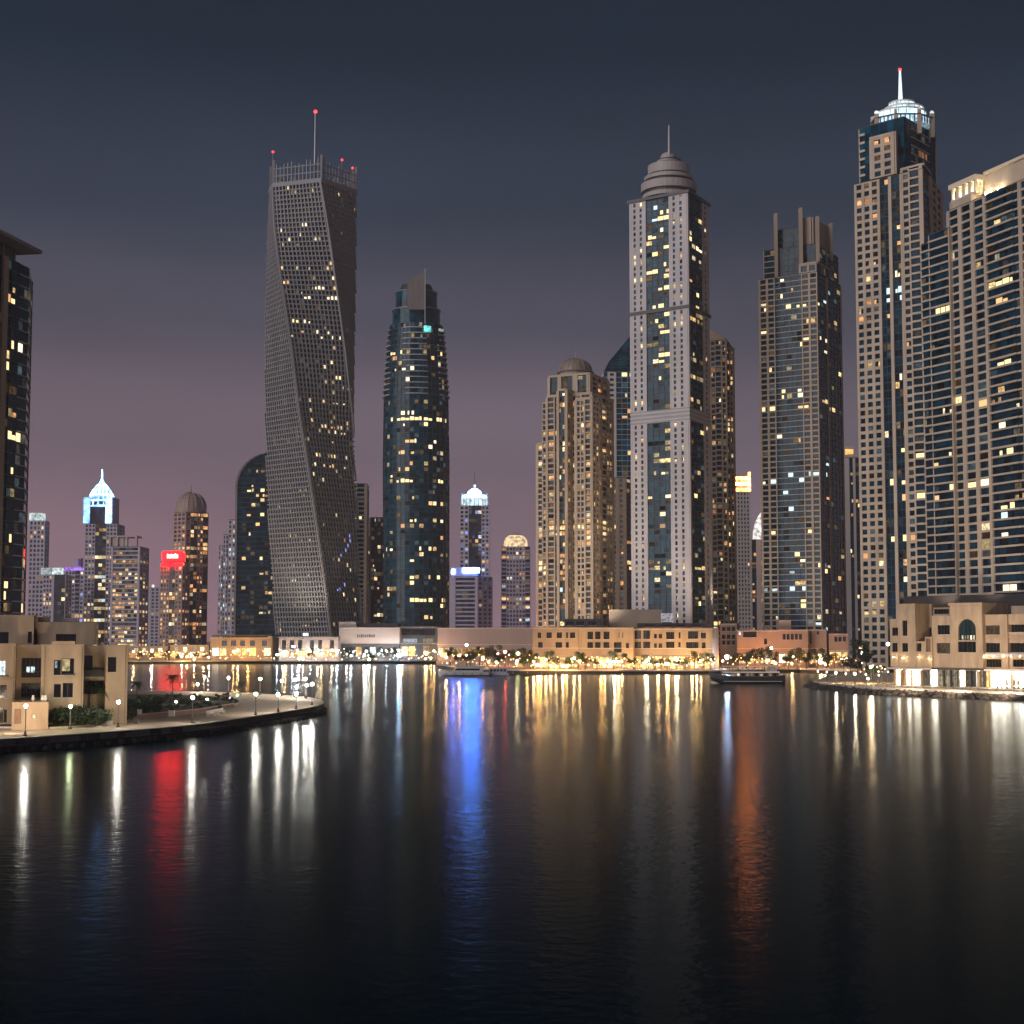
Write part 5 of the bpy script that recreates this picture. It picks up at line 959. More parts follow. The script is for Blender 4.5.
# podium boxes
t = lowblock('podium', 'pale pinkish windowless box with faint lettering, right of the twisted tower', 339, 399.5, 1105, 1100, 627.5, pbsdf('pale_box', (.38, .31, .285), .75, .06, .1), [], depth=30, base=zat(370, 643.6, 1100))
fr = Fr(px2(339, 1105), px2(399.5, 1100)); t.block(px2(340, 1110), px2(399, 1106), 26, GZ, zat(370, 643.8, 1108), DGREY, [opx(Fr(px2(340, 1110), px2(399, 1106)), a, a + 5.5, 647, 656, 0, m_) for a, m_ in ((342, ROOMD), (349, TINT), (356, SHOP), (363, TINT), (370, ROOMC), (377, TINT), (384, ROOMW), (391, TINT))], part='lower_wall')
t.block(px2(338.6, 1108), px2(356, 1107), 24, zat(350, 630, 1105), zat(350, 621.8, 1105), MATS['pale_box'], part='upper_wall'); t.block(px2(357, 1112), px2(398, 1111), 20, zat(375, 629, 1111), zat(375, 623.4, 1111), DGREY, part='upper_wall')
lt = t.new('lettering'); u = opx(fr, 357, 358, 634, 638, 0)[0]
for i in range(9): w_ = (1.0, .7, 1.3, .9)[i % 4]; lt.fbox(fr, u, u + w_, .02, .1, zat(365, 637.4, 1102), zat(365, 634.2 + .5 * (i % 3 == 1), 1102), DGREY); u += w_ + .45
t.finish()
t = lowblock('podium', 'dark glass link building with two lit windows between the pale boxes', 399.8, 437.4, 1106, 1104, 626.4, DGREY, [(403, 417, 638.6, 642.6, ROOMC, dict(sill=False)), (423, 433, 638.4, 643, ROOMW, dict(sill=False)), (402, 435, 629, 635, TINT, dict(sill=False, n=12))], depth=26, shops=shoprow(401, 437, 646.5, 656, 5, 9)); t.finish()
t = lowblock('podium', 'long pink windowless podium wall behind the dark waterfront trees', 437.6, 534, 1100, 1060, 627.6, pbsdf('pink_podium', (.27, .19, .165), .8, .1, .06), [], depth=26, shops=shoprow(440, 500, 648, 657, 8, 10)); t.finish()
t = lowblock('podium', 'grey stone base of the twisted tower with a white-lit panel', 279, 338, 1096, 1094, 637, pbsdf('pinkish_base', (.20, .165, .16), .75, .1, .1), [(a, a + 4, 640, 650) for a in (282, 290, 298, 310, 318, 330)], depth=14, shops=shoprow(281, 337, 651, 657, 7, 11))
fr = Fr(px2(279, 1096), px2(338, 1094)); o = opx(fr, 303.2, 308.2, 633.2, 635.8, 0); t.new('light_panel').fbox(fr, o[0], o[1], .3, .5, o[2], o[3], emit('panel_white', (.9, 1, 1), 3, vary=False), back=True); o = opx(fr, 291.5, 295, 645.5, 647.4, 0); t.new('light_panel').fbox(fr, o[0], o[1], .1, .3, o[2], o[3], emit('panel_blue', (.35, .5, 1), 6, vary=False), back=True); t.finish()
t = lowblock('podium', 'gold-lit podium with a dark flat roof under the curved dark tower', 210.5, 272.5, 1125, 1115, 637.4, pbsdf('gold_stone', (.36, .25, .15), .75, .12, .1), [(a, a + 5, 640.5, 646) for a in (222, 231, 240, 250, 262)], depth=24, shops=shoprow(212, 271, 648, 655.5, 8, 12))
fr = Fr(px2(213, 1118), px2(273, 1112)); t.new('flat_roof').fbox(fr, 0, fr.L, -20, 3, zat(240, 636.4, 1112), zat(240, 635, 1112), ROOFM, back=True); t.finish()
t = lowblock('pavilion', 'low gold-lit restaurant pavilion on the far left bank beside the villa', 128, 168, 1130, 1130, 646, MATS['gold_stone'], [(a, a + 4, 648, 652, ROOMW) for a in (134, 142, 150, 158)], depth=16, shops=shoprow(129, 167, 652.5, 657.5, 6, 13)); t.finish()
t = lowblock('pavilion', 'second gold-lit pavilion on the far left bank, before the rosy towers', 170, 209, 1132, 1130, 645, MATS['gold_stone'], [(a, a + 4, 647, 651.5, ROOMW) for a in (174, 183, 192, 200)], depth=16, shops=shoprow(171, 208, 652, 657.5, 6, 14)); t.finish()
# ------------------------------------------------------------------ lamps
def ordinal(n): return ['first', 'second', 'third', 'fourth', 'fifth', 'sixth', 'seventh', 'eighth', 'ninth', 'tenth', 'eleventh'][n]
GLOBE = emit('globe_light', (1, .88, .7), 600, vary=False); GLOBEG = emit('globe_light_greenish', (.9, 1, .5), 150, vary=False)
def lamp_post(loc, h, label, globe, group):
    t = Thing('lamp_post', label, 'lamp', loc, group); x, y, z = loc
    t.get('base').lathe(x, y, [(.34, z), (.34, z + .16), (.2, z + .3), (.16, z + .75)], DGREY, 10)
    t.get('pole').tube((x, y, z + .7), (x, y, z + h - .38), .085, .07, PALE if 'far' in label else GREY, 8)
    t.get('collar').lathe(x, y, [(.08, z + h - .42), (.2, z + h - .34), (.2, z + h - .3)], DGREY, 10)
    t.get('globe').ball((x, y, z + h), .25, globe, 12, 8); t.get('cap').lathe(x, y, [(.2, z + h + .27), (.12, z + h + .36), (.03, z + h + .5)], DGREY, 10)
    t.finish()
FL = [(25.2, 736.2, 706), (118, 727.3, 702), (192.4, 723.3, 697.6), (255.6, 715, 694), (278, 712.6, 694.5), (296.2, 708.8, 694), (312, 705, 684)]
for i, (px_, py_, pt_) in enumerate(FL):
    q = gnd(px_, py_); lamp_post((q.x, q.y, GZ + .005), zat(px_, pt_, q.y) - GZ, f"{ordinal(i)} lamp post from the left along the promontory's near edge", GLOBE, 'lamp posts along the near edge of the promontory')
q = gnd(70, 729.2); lamp_post((q.x, q.y, GZ + .02), zat(70, 706.3, q.y) - GZ, 'yellow-green lamp post before the hedge in front of the villa', GLOBEG, None)
BL = [(197.6, 691.8, 684.8), (204.4, 692.2, 677), (228.3, 693.3, 678), (260, 694.4, 679), (281.6, 695.6, 681), (296.6, 697.2, 687), (306.6, 698.2, 685.4), (295, 696.6, 679.8), (305.2, 697.8, 679)]
for i, (px_, py_, pt_) in enumerate(sorted(BL)):
    q = gnd(px_, py_ + .5); lamp_post((q.x, q.y, GZ + .02), max(2.2, zat(px_, pt_, q.y) - GZ), f"{ordinal(i)} lamp post from the left along the promontory's far edge", GLOBE, 'lamp posts along the far edge of the promontory')
# ---- far promenade lamps: one of each look, then copies
def far_lamp(name, label, group, globe, r, h):
    t = Thing(name, label, 'lamp', (0, 0, -50), group); t.get('pole').tube((0, 0, -50), (0, 0, -50 + h - r), .1, .07, STEEL, 5); t.get('globe').ball((0, 0, -50 + h), r, globe, 8, 5); t.finish(); return t.o
GC = {'w': ((1, .56, .2), 9), 'g': ((1, .45, .11), 9), 's': ((1, .76, .46), 11), 'c': ((.75, .92, 1), 10), 'o': ((1, .36, .1), 9)}
KN = {'w': 'warm', 'g': 'golden', 's': 'creamy', 'c': 'cool white', 'o': 'orange'}
GM = {k: emit('far_globe_' + KN[k].replace(' ', '_'), c, s, vary=False) for k, (c, s) in GC.items()}
GM.update({k + 'B': emit('strong_far_globe_' + KN[k].replace(' ', '_'), c, s * 72, vary=False) for k, (c, s) in GC.items()})
SECT = [(133, 212, 1085, 1120, 'ggwgws', 46, 'on the far left bank right of the villa', (3, 6.5)), (212, 276, 1085, 1112, 'gwwsgw', 26, 'before the gold-lit podium', (3, 7)), (277, 338, 1075, 1092, 'scsscw', 34, 'at the foot of the twisted tower', (2.5, 7)),
 (338, 400, 1075, 1098, 'scwscs', 34, 'before the pale lettered box', (2.5, 8)), (400, 440, 1070, 1098, 'wgswg', 22, 'before the dark glass link building', (2.5, 8)), (440, 530, 830, 1000, 'wgwsog', 40, 'among the dark trees behind the moored yacht', (2.5, 6)),
 (530, 580, 775, 800, 'wgwsw', 30, 'along the quay below the domed tower', (2.5, 5.5)), (580, 640, 776, 798, 'wgwsw', 34, 'along the quay in the middle of the row', (2.5, 5.5)), (640, 716, 776, 792, 'wgsww', 40, 'along the quay below the white tower', (2.5, 5.5)), (722, 790, 800, 838, 'owgwo', 34, 'along the quay behind the dark dhow', (2.5, 5.5)), (790, 888, 640, 760, 'swwgs', 44, 'along the curved quay left of the mall', (2.5, 6))]
lr = random.Random(77)
for a, b, d0, d1, pal, n, where, (h0, h1) in SECT:
    protos = {}
    for i in range(n):
        k = lr.choice(pal); px_ = a + (b - a) * (i + lr.uniform(.1, .9)) / n; D = d0 + (d1 - d0) * lr.random() ** 1.3; h = lr.uniform(1.6, h1 + .8); hk = round(h * 2) / 2; big = lr.random() < .2
        shore = min(SHORE, key=lambda s_: abs(s_[0] - px_)); q = px2(px_, D)
        if a == 790: D = (14.5 * F / (([y for x, y in [(790, 668.6), (815, 669.2), (840, 670), (860, 684.5), (890, 686)] if x <= px_][-1]) - 640)) + lr.uniform(3, 40); q = px2(px_, D)
        lb = f"{KN[k]} globe lamp {where}"; key = (k, hk, big)
        if key not in protos: protos[key] = far_lamp('promenade_lamp', lb, 'promenade lamps ' + where, GM[k + ('B' if big else '')], (lr.uniform(.34, .5) if big else lr.uniform(.2, .36)) * (.65 if a == 790 else 1), hk); protos[key].location = (q.x, q.y, GZ)
        else: dup(protos[key], (q.x, q.y, GZ), 0)
for i, (px_, e_) in enumerate(((818, 681.4), (827, 682.2), (836, 683.4), (846, 684.4), (855, 684.6), (866, 685.4), (879, 686.4))):
    q = gnd(px_, e_ - .4); o_l = far_lamp('promenade_lamp', 'creamy globe lamp standing at the very edge of the curved quay left of the mall', 'quay-edge lamps left of the mall', GM['sB' if px_ in (836, 855) else 's'], .26, 3.4); o_l.location = (q.x, q.y, GZ)
# ---- special bright lights
def flood(px_, py_, D, label, col, s, r, name='floodlight'):
    p = at(px_, py_, D); t = Thing(name, label, 'lamp', (p.x, p.y, GZ)); t.get('mast').tube((p.x, p.y, GZ), (p.x, p.y, p.z - r), .14, .1, DGREY, 6); t.get('lamp_head').ball(p, r, emit(label.split()[0] + '_flood_' + str(int(px_)), col, s, vary=False), 12, 8); t.get('hood').lathe(p.x, p.y, [(r * .9, p.z + r * .85), (r * .4, p.z + r * 1.25)], DGREY, 10); t.finish()
flood(399, 655.2, 1085, 'dazzling blue-white floodlight below the round glass tower', (.2, .58, 1), 340, 1.3)
flood(426, 653, 1085, 'strong peach floodlight right of the blue-white one', (1, .62, .3), 60, 1.2)
flood(727, 657, 790, 'dazzling icy floodlight above the bow of the dark dhow', (.45, .68, 1), 480, .95)
flood(505, 651.8, 900, 'single red-orange lamp among the trees behind the yacht', (1, .10, .05), 170, .75)
flood(497.5, 653.5, 880, 'pinkish red lamp beside the red-orange one behind the yacht', (1, .06, .08), 260, .6)
flood(518, 653.5, 880, 'yellow-green lamp in the trees left of the sand row', (.9, .9, .25), 22, .9)
flood(466.5, 645, 960, 'white lamp high in the dark trees behind the yacht', (.95, 1, .95), 24, .8)
flood(771, 648, 830, 'creamy floodlight between the pink low blocks', (1, .86, .6), 24, .8)
flood(888, 644, 650, 'cold white lamp at the left end of the mall', (.8, .92, 1), 22, .7)
flood(440, 652, 1070, 'white streetlight at the corner left of the yacht', (1, .9, .7), 28, .7)
flood(862, 653, 700, 'white lamp above the green tree left of the mall', (1, .85, .68), 24, .6)
# ------------------------------------------------------------------ trees
def leafclump(mb, c, r, n, mats, sz, rg, sq=.8):
    for i in range(n):
        v = Vector((rg.gauss(0, 1), rg.gauss(0, 1), rg.gauss(0, 1))).normalized() * r * rg.uniform(.45, 1.05); p = Vector(c) + Vector((v.x, v.y, v.z * sq))
        d = (v.normalized() + Vector((rg.uniform(-.9, .9), rg.uniform(-.9, .9), rg.uniform(-.6, .9)))).normalized(); e = d.orthogonal().normalized(); f = d.cross(e); a = rg.random() * 6.28
        u = (e * math.cos(a) + f * math.sin(a)) * sz * rg.uniform(.6, 1.2); w = (f * math.cos(a) - e * math.sin(a)) * sz * rg.uniform(.3, .6)
        mb.quad([p - u, p - w, p + u, p + w], mats[i % len(mats)])
def tree_proto(seed, mats, h=6.5, w=2.6, n=900, name='tree'):
    rg = random.Random(seed); z = -50; t = Thing(name, 'x', 'tree', (0, 0, z)); tr = t.get('trunk'); tr.tube((0, 0, z), (.1, 0, z + h * .5), .2, .13, BARK, 7)
    cr = t.get('crown')
    for k in range(9):
        a = rg.random() * 6.28; rr_ = w * rg.uniform(.2, .75); c = (rr_ * math.cos(a), rr_ * math.sin(a), z + h * rg.uniform(.5, .88)); tr.tube((.08, 0, z + h * .4), c, .09, .03, BARK, 5)
        leafclump(cr, c, w * rg.uniform(.32, .5), n // 9, mats, .26, rg)
    t.finish(); return t.o
def palm_proto(seed, h=7.5, mats=(LEAF,)):
    rg = random.Random(seed); z = -50; t = Thing('palm_tree', 'x', 'palm', (0, 0, z)); tr = t.get('trunk'); pts = [(0, 0, z), (.12, .05, z + h * .35), (.18, .02, z + h * .7), (.15, 0, z + h)]
    for i in range(3): tr.tube(pts[i], pts[i + 1], .22 - .03 * i, .2 - .03 * i, BARK, 8)
    cr = t.get('crown')
    for k in range(30):
        a = k * 2.399; up = rg.uniform(-.3, 1.1); L = rg.uniform(2.2, 3.0); prev = None
        for j in range(8):
            f = j / 7; r = L * f * math.cos(up * .6); zz = z + h + L * (math.sin(up) * f - .75 * f * f); p = Vector((.15 + r * math.cos(a), r * math.sin(a), zz)); sd = Vector((-math.sin(a), math.cos(a), -.35)); sd2 = Vector((math.sin(a), -math.cos(a), -.35)); wd = .7 * (1 - abs(2 * f - .8) * .7) if j else .1
            if prev is not None:
                for s_ in (sd, sd2):
                    dirv = (p - prev)
                    for q_ in (.1, .55): b0 = prev + dirv * q_; cr.quad([b0, b0 + dirv * .28, b0 + dirv * .75 + s_ * wd, b0 + dirv * .6 + s_ * wd], mats[0])
            prev = p
    t.finish(); return t.o
def shrub_proto(seed, mats, w=1.0, h=1.1, n=260):
    rg = random.Random(seed); z = -50; t = Thing('shrub', 'x', 'shrub', (0, 0, z)); t.get('stem').tube((0, 0, z), (0, 0, z + h * .5), .06, .04, BARK, 5); cr = t.get('foliage')
    for k in range(5): a = rg.random() * 6.28; leafclump(cr, (w * .5 * math.cos(a), w * .5 * math.sin(a), z + h * rg.uniform(.4, .7)), w * .5, n // 5, mats, .13, rg)
    t.finish(); return t.o
TP = [tree_proto(1, (LEAF2, LEAF2, LEAF)), tree_proto(2, (LEAF2, LEAF), 7.5, 3.0), tree_proto(3, (LEAF, LEAF2), 5.5, 2.7), tree_proto(4, (LEAF3, LEAF), 5.0, 2.6)]
PPALM = [palm_proto(5), palm_proto(6, 6.2)]
SP = [shrub_proto(7, (LEAF2, LEAF2, LEAF)), shrub_proto(8, (LEAF2, LEAF), .9, .9)]
first = set()
def plant(proto, loc, label, group, sc=1.0, dz=0):
    if proto.name not in first:
        first.add(proto.name); proto.location = loc; proto.scale = (sc,) * 3; proto.rotation_euler = (0, 0, lr.random() * 6.28); proto['label'] = label
        if group: proto['group'] = group
        return proto
    r = dup(proto, loc, lr.random() * 6.28, label, group, sc)
    if not group and 'group' in r: del r['group']
    return r
def grove(specs, label, group, protos):
    for px_, D, sc in specs: q = px2(px_, D); plant(lr.choice(protos), (q.x, q.y, GZ), label, group, sc)
g = 'street trees along the far quay'
grove([(450 + i * 7.2 + lr.uniform(-2, 2), lr.uniform(840, 940), lr.uniform(1.15, 1.75)) for i in range(12)], 'dark bushy tree in the clump behind the moored yacht', 'trees behind the moored yacht', TP[:3])
grove([(x, 1060, 1.2) for x in (312, 348, 372, 386)], 'dark round tree among the cool lights below the twisted tower', 'trees below the twisted tower', TP[:3])
grove([(x, 790, s_) for x, s_ in ((524, 1.25), (530, 1.0), (536, 1.1), (549, 1.25), (557, 1.0), (569, 1.3), (578, 1.2), (585, 1.55), (597, 1.0), (613, 1.25), (624, 1.1), (633, 1.15))], 'small tree before the low block under the domed tower', 'trees before the left part of the sand row', TP)
grove([(x, 784, s_) for x, s_ in ((646, 1.0), (654, 1.15), (661, .9), (667, 1.05), (677, 1.1), (685, 1.0), (694, 1.25), (703, 1.15), (710, 1.3))], 'small tree before the wide-windowed sand block', 'trees before the right part of the sand row', TP)
grove([(x, lr.uniform(800, 830), s_) for x, s_ in ((712, 1.1), (738, 1.3), (746, 1.6), (755, 1.6), (764, 1.5), (774, 1.2), (788, 1.6), (797, 1.7), (806, 1.6), (817, 1.4), (826, 1.5), (834, 1.3))], 'dark bushy tree in the row behind the dhow and the pink blocks', 'trees behind the dark dhow', TP[:3])
q = px2(861, 690); plant(TP[1], (q.x, q.y, GZ), 'tall dark tree rising left of the mall', None, 2.0); q = px2(866, 705); plant(TP[0], (q.x, q.y, GZ), 'dark tree close behind the tall one left of the mall', None, 1.7)
q = px2(871.5, 560); plant(TP[3], (q.x, q.y, GZ), 'bright green round tree on the quay just left of the mall', None, 1.15)
grove([(x, 690, 1.0) for x in (843, 850, 857)], 'low dark tree on the curved quay left of the mall', 'trees on the curved quay', TP[:3])
grove([(140, 1100, 1.0), (152, 1100, .9), (166, 1104, 1), (178, 1102, .9), (196, 1100, 1.0), (205, 1104, .9)], 'small dark tree among the golden lights of the far left bank', 'trees on the far left bank', TP[:3])
# the promontory's garden
for px_, py_, s_, lb in ((172, 705, .8, 'palm with a drooping crown standing clear against the pink water'), (137, 704, .72, 'short palm at the right-hand end of the villa'), (241, 697.5, .55, 'little green-lit palm at the tip of the garden'), (98, 724.6, .8, 'palm half hidden in the hedge before the villa')):
    q = gnd(px_, py_); plant(PPALM[0] if s_ > .74 else PPALM[1], (q.x, q.y, GZ + .28), lb, None, s_)
hr = random.Random(9)
for a, b, y0, y1, n, lb, gp_, s0, s1 in ((52, 100, 725.5, 727.2, 30, 'dark shrub in the tall hedge before the villa', 'hedge shrubs before the villa', 2.0, 3.0), (100, 128, 720.5, 723, 20, 'dark shrub at the right-hand end of the villa', 'hedge shrubs beside the villa', 1.8, 2.7), (128, 160, 704, 716, 26, 'mid-sized dark shrub between the villa and the flower bed', 'shrubs between villa and flower bed', 1.2, 2.0), (150, 236, 697.5, 707, 40, 'low shrub in the garden bed on the promontory', 'garden bed shrubs', .7, 1.2), (165, 225, 707, 711, 12, 'low shrub at the near rim of the garden bed', 'garden rim shrubs', .6, .9)):
    for i in range(n):
        px_ = a + (b - a) * (i + hr.random()) / n; q = gnd(px_, hr.uniform(y0, y1)); plant(SP[hr.random() < .35], (q.x, q.y, GZ + .28), lb, gp_, hr.uniform(s0, s1))
q = gnd(240.5, 697); mb = MB(); mb.ball((q.x - .6, q.y - 1.2, GZ + .45), .16, emit('green_spot', (.25, 1, .35), 45, vary=False), 8, 6); mb.lathe(q.x - .6, q.y - 1.2, [(.1, GZ), (.1, GZ + .3)], DGREY, 8)
single('garden_spotlight', mb, 'small green garden spotlight under the little palm', 'lamp', (q.x - .6, q.y - 1.2, GZ))
for i, (px_, py_) in enumerate(((207, 703), (230.5, 702), (176, 706), (143, 708))):
    q = gnd(px_, py_); mb = MB(); mb.lathe(q.x, q.y, [(.07, GZ + .28), (.07, GZ + .8)], DGREY, 8); mb.ball((q.x, q.y, GZ + .92), .13, GLOBE, 8, 6)
    single('bollard_light', mb, f"{ordinal(i)} low bollard light from the " + 'garden path' if False else ('bollard light in the middle of the garden bed', 'bollard light near the tip of the garden bed', 'bollard light near the clear-standing palm', 'bollard light at the villa end of the garden bed')[i], 'lamp', (q.x, q.y, GZ + .28))
# white planters, white bench, bins, kerb wall
t = Thing('bench', 'white slatted bench facing the water on the promontory', 'bench', (*gp(217, 714.5), GZ)); a, b = Vector(gp(209, 716.2)), Vector(gp(225.5, 713)); fr = Fr(a, b)
for u in (.2, fr.L * .35, fr.L * .65, fr.L - .3): t.new('leg').fbox(fr, u, u + .12, -.5, 0, GZ, GZ + .42, WHITEP, back=True)
t.get('seat').fbox(fr, 0, fr.L, -.55, .02, GZ + .42, GZ + .5, WHITEP, back=True); t.get('backrest').fbox(fr, 0, fr.L, -.56, -.5, GZ + .6, GZ + .74, WHITEP, back=True); t.get('backrest').fbox(fr, 0, fr.L, -.56, -.5, GZ + .82, GZ + .98, WHITEP, back=True)
for u in (.15, fr.L * .5, fr.L - .2): t.get('backrest').fbox(fr, u, u + .08, -.62, -.565, GZ + .45, GZ + 1.0, WHITEP, back=True)
t.finish()
for px_, py_, w_, h_, m_, lb, nm in ((171.5, 716.5, .55, 1.1, WHITEP, 'white square planter under the clear-standing palm', 'planter'), (107.5, 724.6, .8, .55, WHITEP, 'low white planter before the villa hedge', 'planter'), (128, 718, .7, 1.0, PALE, 'pale square planter right of the second lamp post', 'planter'), (139.5, 716.3, .4, 1.25, WHITEP, 'narrow white planter by the garden path', 'planter'), (136.3, 723.8, .42, .8, DGREY, 'dark litter bin on the promontory paving', 'bin')):
    q = gnd(px_, py_); mb = MB(); mb.prism([(q.x - w_, q.y - w_ * .6), (q.x + w_, q.y - w_ * .6), (q.x + w_, q.y + w_ * .6), (q.x - w_, q.y + w_ * .6)], GZ + .005, GZ + h_, m_); mb.prism([(q.x - w_ - .05, q.y - w_ * .6 - .05), (q.x + w_ + .05, q.y - w_ * .6 - .05), (q.x + w_ + .05, q.y + w_ * .6 + .05), (q.x - w_ - .05, q.y + w_ * .6 + .05)], GZ + h_, GZ + h_ + .08, m_)
    rg = random.Random(px_); leafclump(mb, (q.x, q.y, GZ + h_ + .3), w_ * .8, 90 if nm == 'planter' else 1, (LEAF, LEAF2), .14, rg); single(nm, mb, lb, 'planter' if nm == 'planter' else 'litter bin', (q.x, q.y, GZ))
t = Thing('garden_wall', 'low brick-red garden wall along the promontory flower bed', 'wall', (*gp(190, 713), GZ)); P = [Vector(gp(x, y)) for x, y in ((122, 720.5), (160, 716.8), (200, 712.8), (233, 707.2))]
for a, b in zip(P[:-1], P[1:]): fr = Fr(a, b); t.get('wall').fbox(fr, 0, fr.L, -.3, .3, GZ, GZ + .75, pbsdf('red_brick', (.26, .14, .10), .85, .2, 1.5), back=True); t.get('coping').fbox(fr, 0, fr.L, -.36, .36, GZ + .752, GZ + .84, KERB, back=True)
t.finish()
# ------------------------------------------------------------------ right promenade railing
t = Thing('railing', 'thin dark handrail along the edge of the mall quay', 'railing', (*gp(880, 687), GZ)); E = [Vector(gp(x, y - .25)) for x, y in SHORE[17:23]]
for a, b in zip(E[:-1], E[1:]):
    fr = Fr(a, b); k = max(1, int(fr.L / 3)); t.get('handrail').fbox(fr, 0, fr.L, -1.5, -1.42, GZ + 1.0, GZ + 1.06, DGREY, back=True); t.get('handrail').fbox(fr, 0, fr.L, -1.49, -1.43, GZ + .5, GZ + .54, DGREY, back=True); pm = t.get('post', 'stuff')
    for i in range(k): u = (i + .5) * fr.L / k; pm.fbox(fr, u - .04, u + .04, -1.5, -1.42, GZ, GZ + 1.0, DGREY, back=True)
t.finish()
# quay parasols of the restaurants
for i, (a, b, d0, d1, n, where) in enumerate(((533, 716, 778, 786, 16, 'on the quay before the sand row'), (735, 800, 806, 815, 7, 'on the quay before the pink blocks'), (136, 270, 1086, 1092, 12, 'on the far left quay'))):
    proto = None
    for k in range(n):
        q = px2(a + (b - a) * (k + lr.uniform(.2, .8)) / n, lr.uniform(d0, d1))
        if proto is None:
            pt_ = Thing('parasol', 'cream square restaurant parasol ' + where, 'parasol', (0, 0, -50), 'parasols ' + where); pt_.get('pole').tube((0, 0, -50), (0, 0, -47.4), .06, .05, WOOD, 6); pt_.get('canopy').lathe(0, 0, [(2.0, -47.75), (2.0, -47.6), (.12, -46.9)], CANVAS, 8); pt_.get('base').lathe(0, 0, [(.4, -50), (.4, -49.9)], DGREY, 8); pt_.finish(); proto = pt_.o; proto.location = (q.x, q.y, GZ)
        else: dup(proto, (q.x, q.y, GZ), lr.random())
# ------------------------------------------------------------------ boats
def hull(mb, L, W_, st, mat, deck, mat_low=None):
    """st: (along 0..1, half beam 0..1, keel z, sheer z); bow at x = -L/2"""
    R = []
    for f, w, kz, sz in st:
        x = -L / 2 + f * L; hw = w * W_ / 2; R.append([(x, -hw, sz), (x, -hw * .93, kz + (sz - kz) * .45), (x, -hw * .5, kz), (x, hw * .5, kz), (x, hw * .93, kz + (sz - kz) * .45), (x, hw, sz)])
    n = 6; vs = [p for r in R for p in r]; fs = []
    for k in range(len(R) - 1):
        for i in range(n - 1): fs.append((k * n + i, k * n + i + 1, (k + 1) * n + i + 1, (k + 1) * n + i)[::-1])
    mb.add(vs, fs + [tuple(range((len(R) - 1) * n, len(R) * n))], mat)
    dk = [f for k in range(len(R) - 1) for f in [(k * n, (k + 1) * n, (k + 1) * n + 5, k * n + 5)]]
    mb.add([(x, y * .99, z - .06) for x, y, z in vs], dk, deck)
def place(t, loc, rz): t.o.location = loc; t.o.rotation_euler = (0, 0, rz)
# white motor yacht, bow to the left
t = Thing('yacht', 'white motor yacht moored before the dark trees, bow to the left', 'yacht', (0, 0, 0)); L = 23.5
hb = t.get('hull'); hull(hb, L, 5.6, [(0, .02, 1.0, 2.2), (.06, .3, .2, 2.15), (.15, .6, -.3, 2.05), (.3, .88, -.5, 1.95), (.5, 1, -.5, 1.85), (.8, 1, -.45, 1.8), (1, .94, -.4, 1.8)], HULLW, WOOD)
t.get('boot_stripe').box(-9.5, 11.7, -2.72, 2.72, .02, .35, HULLD)
sp0 = t.get('superstructure'); sp0.hexa([(-5.5, -2.1, 1.85), (9, -2.2, 1.8), (9, 2.2, 1.8), (-5.5, 2.1, 1.85)], [(-3.2, -1.9, 3.9), (9, -2.0, 3.9), (9, 2.0, 3.9), (-3.2, 1.9, 3.9)], HULLW)
wn_ = t.get('saloon_windows'); wn_.hexa([(-4.3, -2.13, 2.6), (7.5, -2.2, 2.55), (7.5, 2.2, 2.55), (-4.3, 2.13, 2.6)], [(-3.5, -2.04, 3.4), (7.5, -2.12, 3.4), (7.5, 2.12, 3.4), (-3.5, 2.04, 3.4)], TINT)
t.get('flybridge').hexa([(-2.6, -1.9, 3.92), (10, -2.1, 3.92), (10, 2.1, 3.92), (-2.6, 1.9, 3.92)], [(-3.0, -2.0, 4.7), (10.2, -2.15, 4.5), (10.2, 2.15, 4.5), (-3.0, 2.0, 4.7)], HULLW)
t.get('hardtop').hexa([(1, -1.7, 6.1), (7, -1.7, 6.1), (7, 1.7, 6.1), (1, 1.7, 6.1)], [(1.3, -1.6, 6.3), (6.8, -1.6, 6.3), (6.8, 1.6, 6.3), (1.3, 1.6, 6.3)], HULLW)
for x in (1.6, 6.2):
    for y in (-1.4, 1.4): t.get('hardtop_post').tube((x, y, 4.5), (x + .2, y, 6.1), .09, .09, STEEL, 6)
t.get('radar_mast').tube((4, 0, 6.3), (4.4, 0, 7.8), .14, .05, HULLW, 6); t.get('radome').lathe(3.4, 0, [(.3, 6.3), (.42, 6.5), (.42, 6.75), (.1, 6.95)], HULLW, 10)
for x in (-10.5, -8.5, -6.5): t.get('bow_rail').tube((x, -1.1 - .22 * (x + 10.5), 2.0), (x, -1.1 - .22 * (x + 10.5), 2.75), .03, .03, STEEL, 5)
t.get('bow_rail').tube((-10.8, -.9, 2.8), (-5.8, -2.2, 2.7), .035, .035, STEEL, 5); t.get('aft_cockpit').box(9.1, 11.5, -2.3, 2.3, 1.8, 2.3, WOOD)
for x in (-8, -4, 0, 4, 8): t.new('fender').lathe(x, -2.75 + (.6 if x < -6 else 0), [(.05, .6), (.16, .75), (.16, 1.35), (.05, 1.5)], HULLD, 8)
t.finish(); q = px2(463.5, 742); place(t, (q.x, q.y, 0), .05)
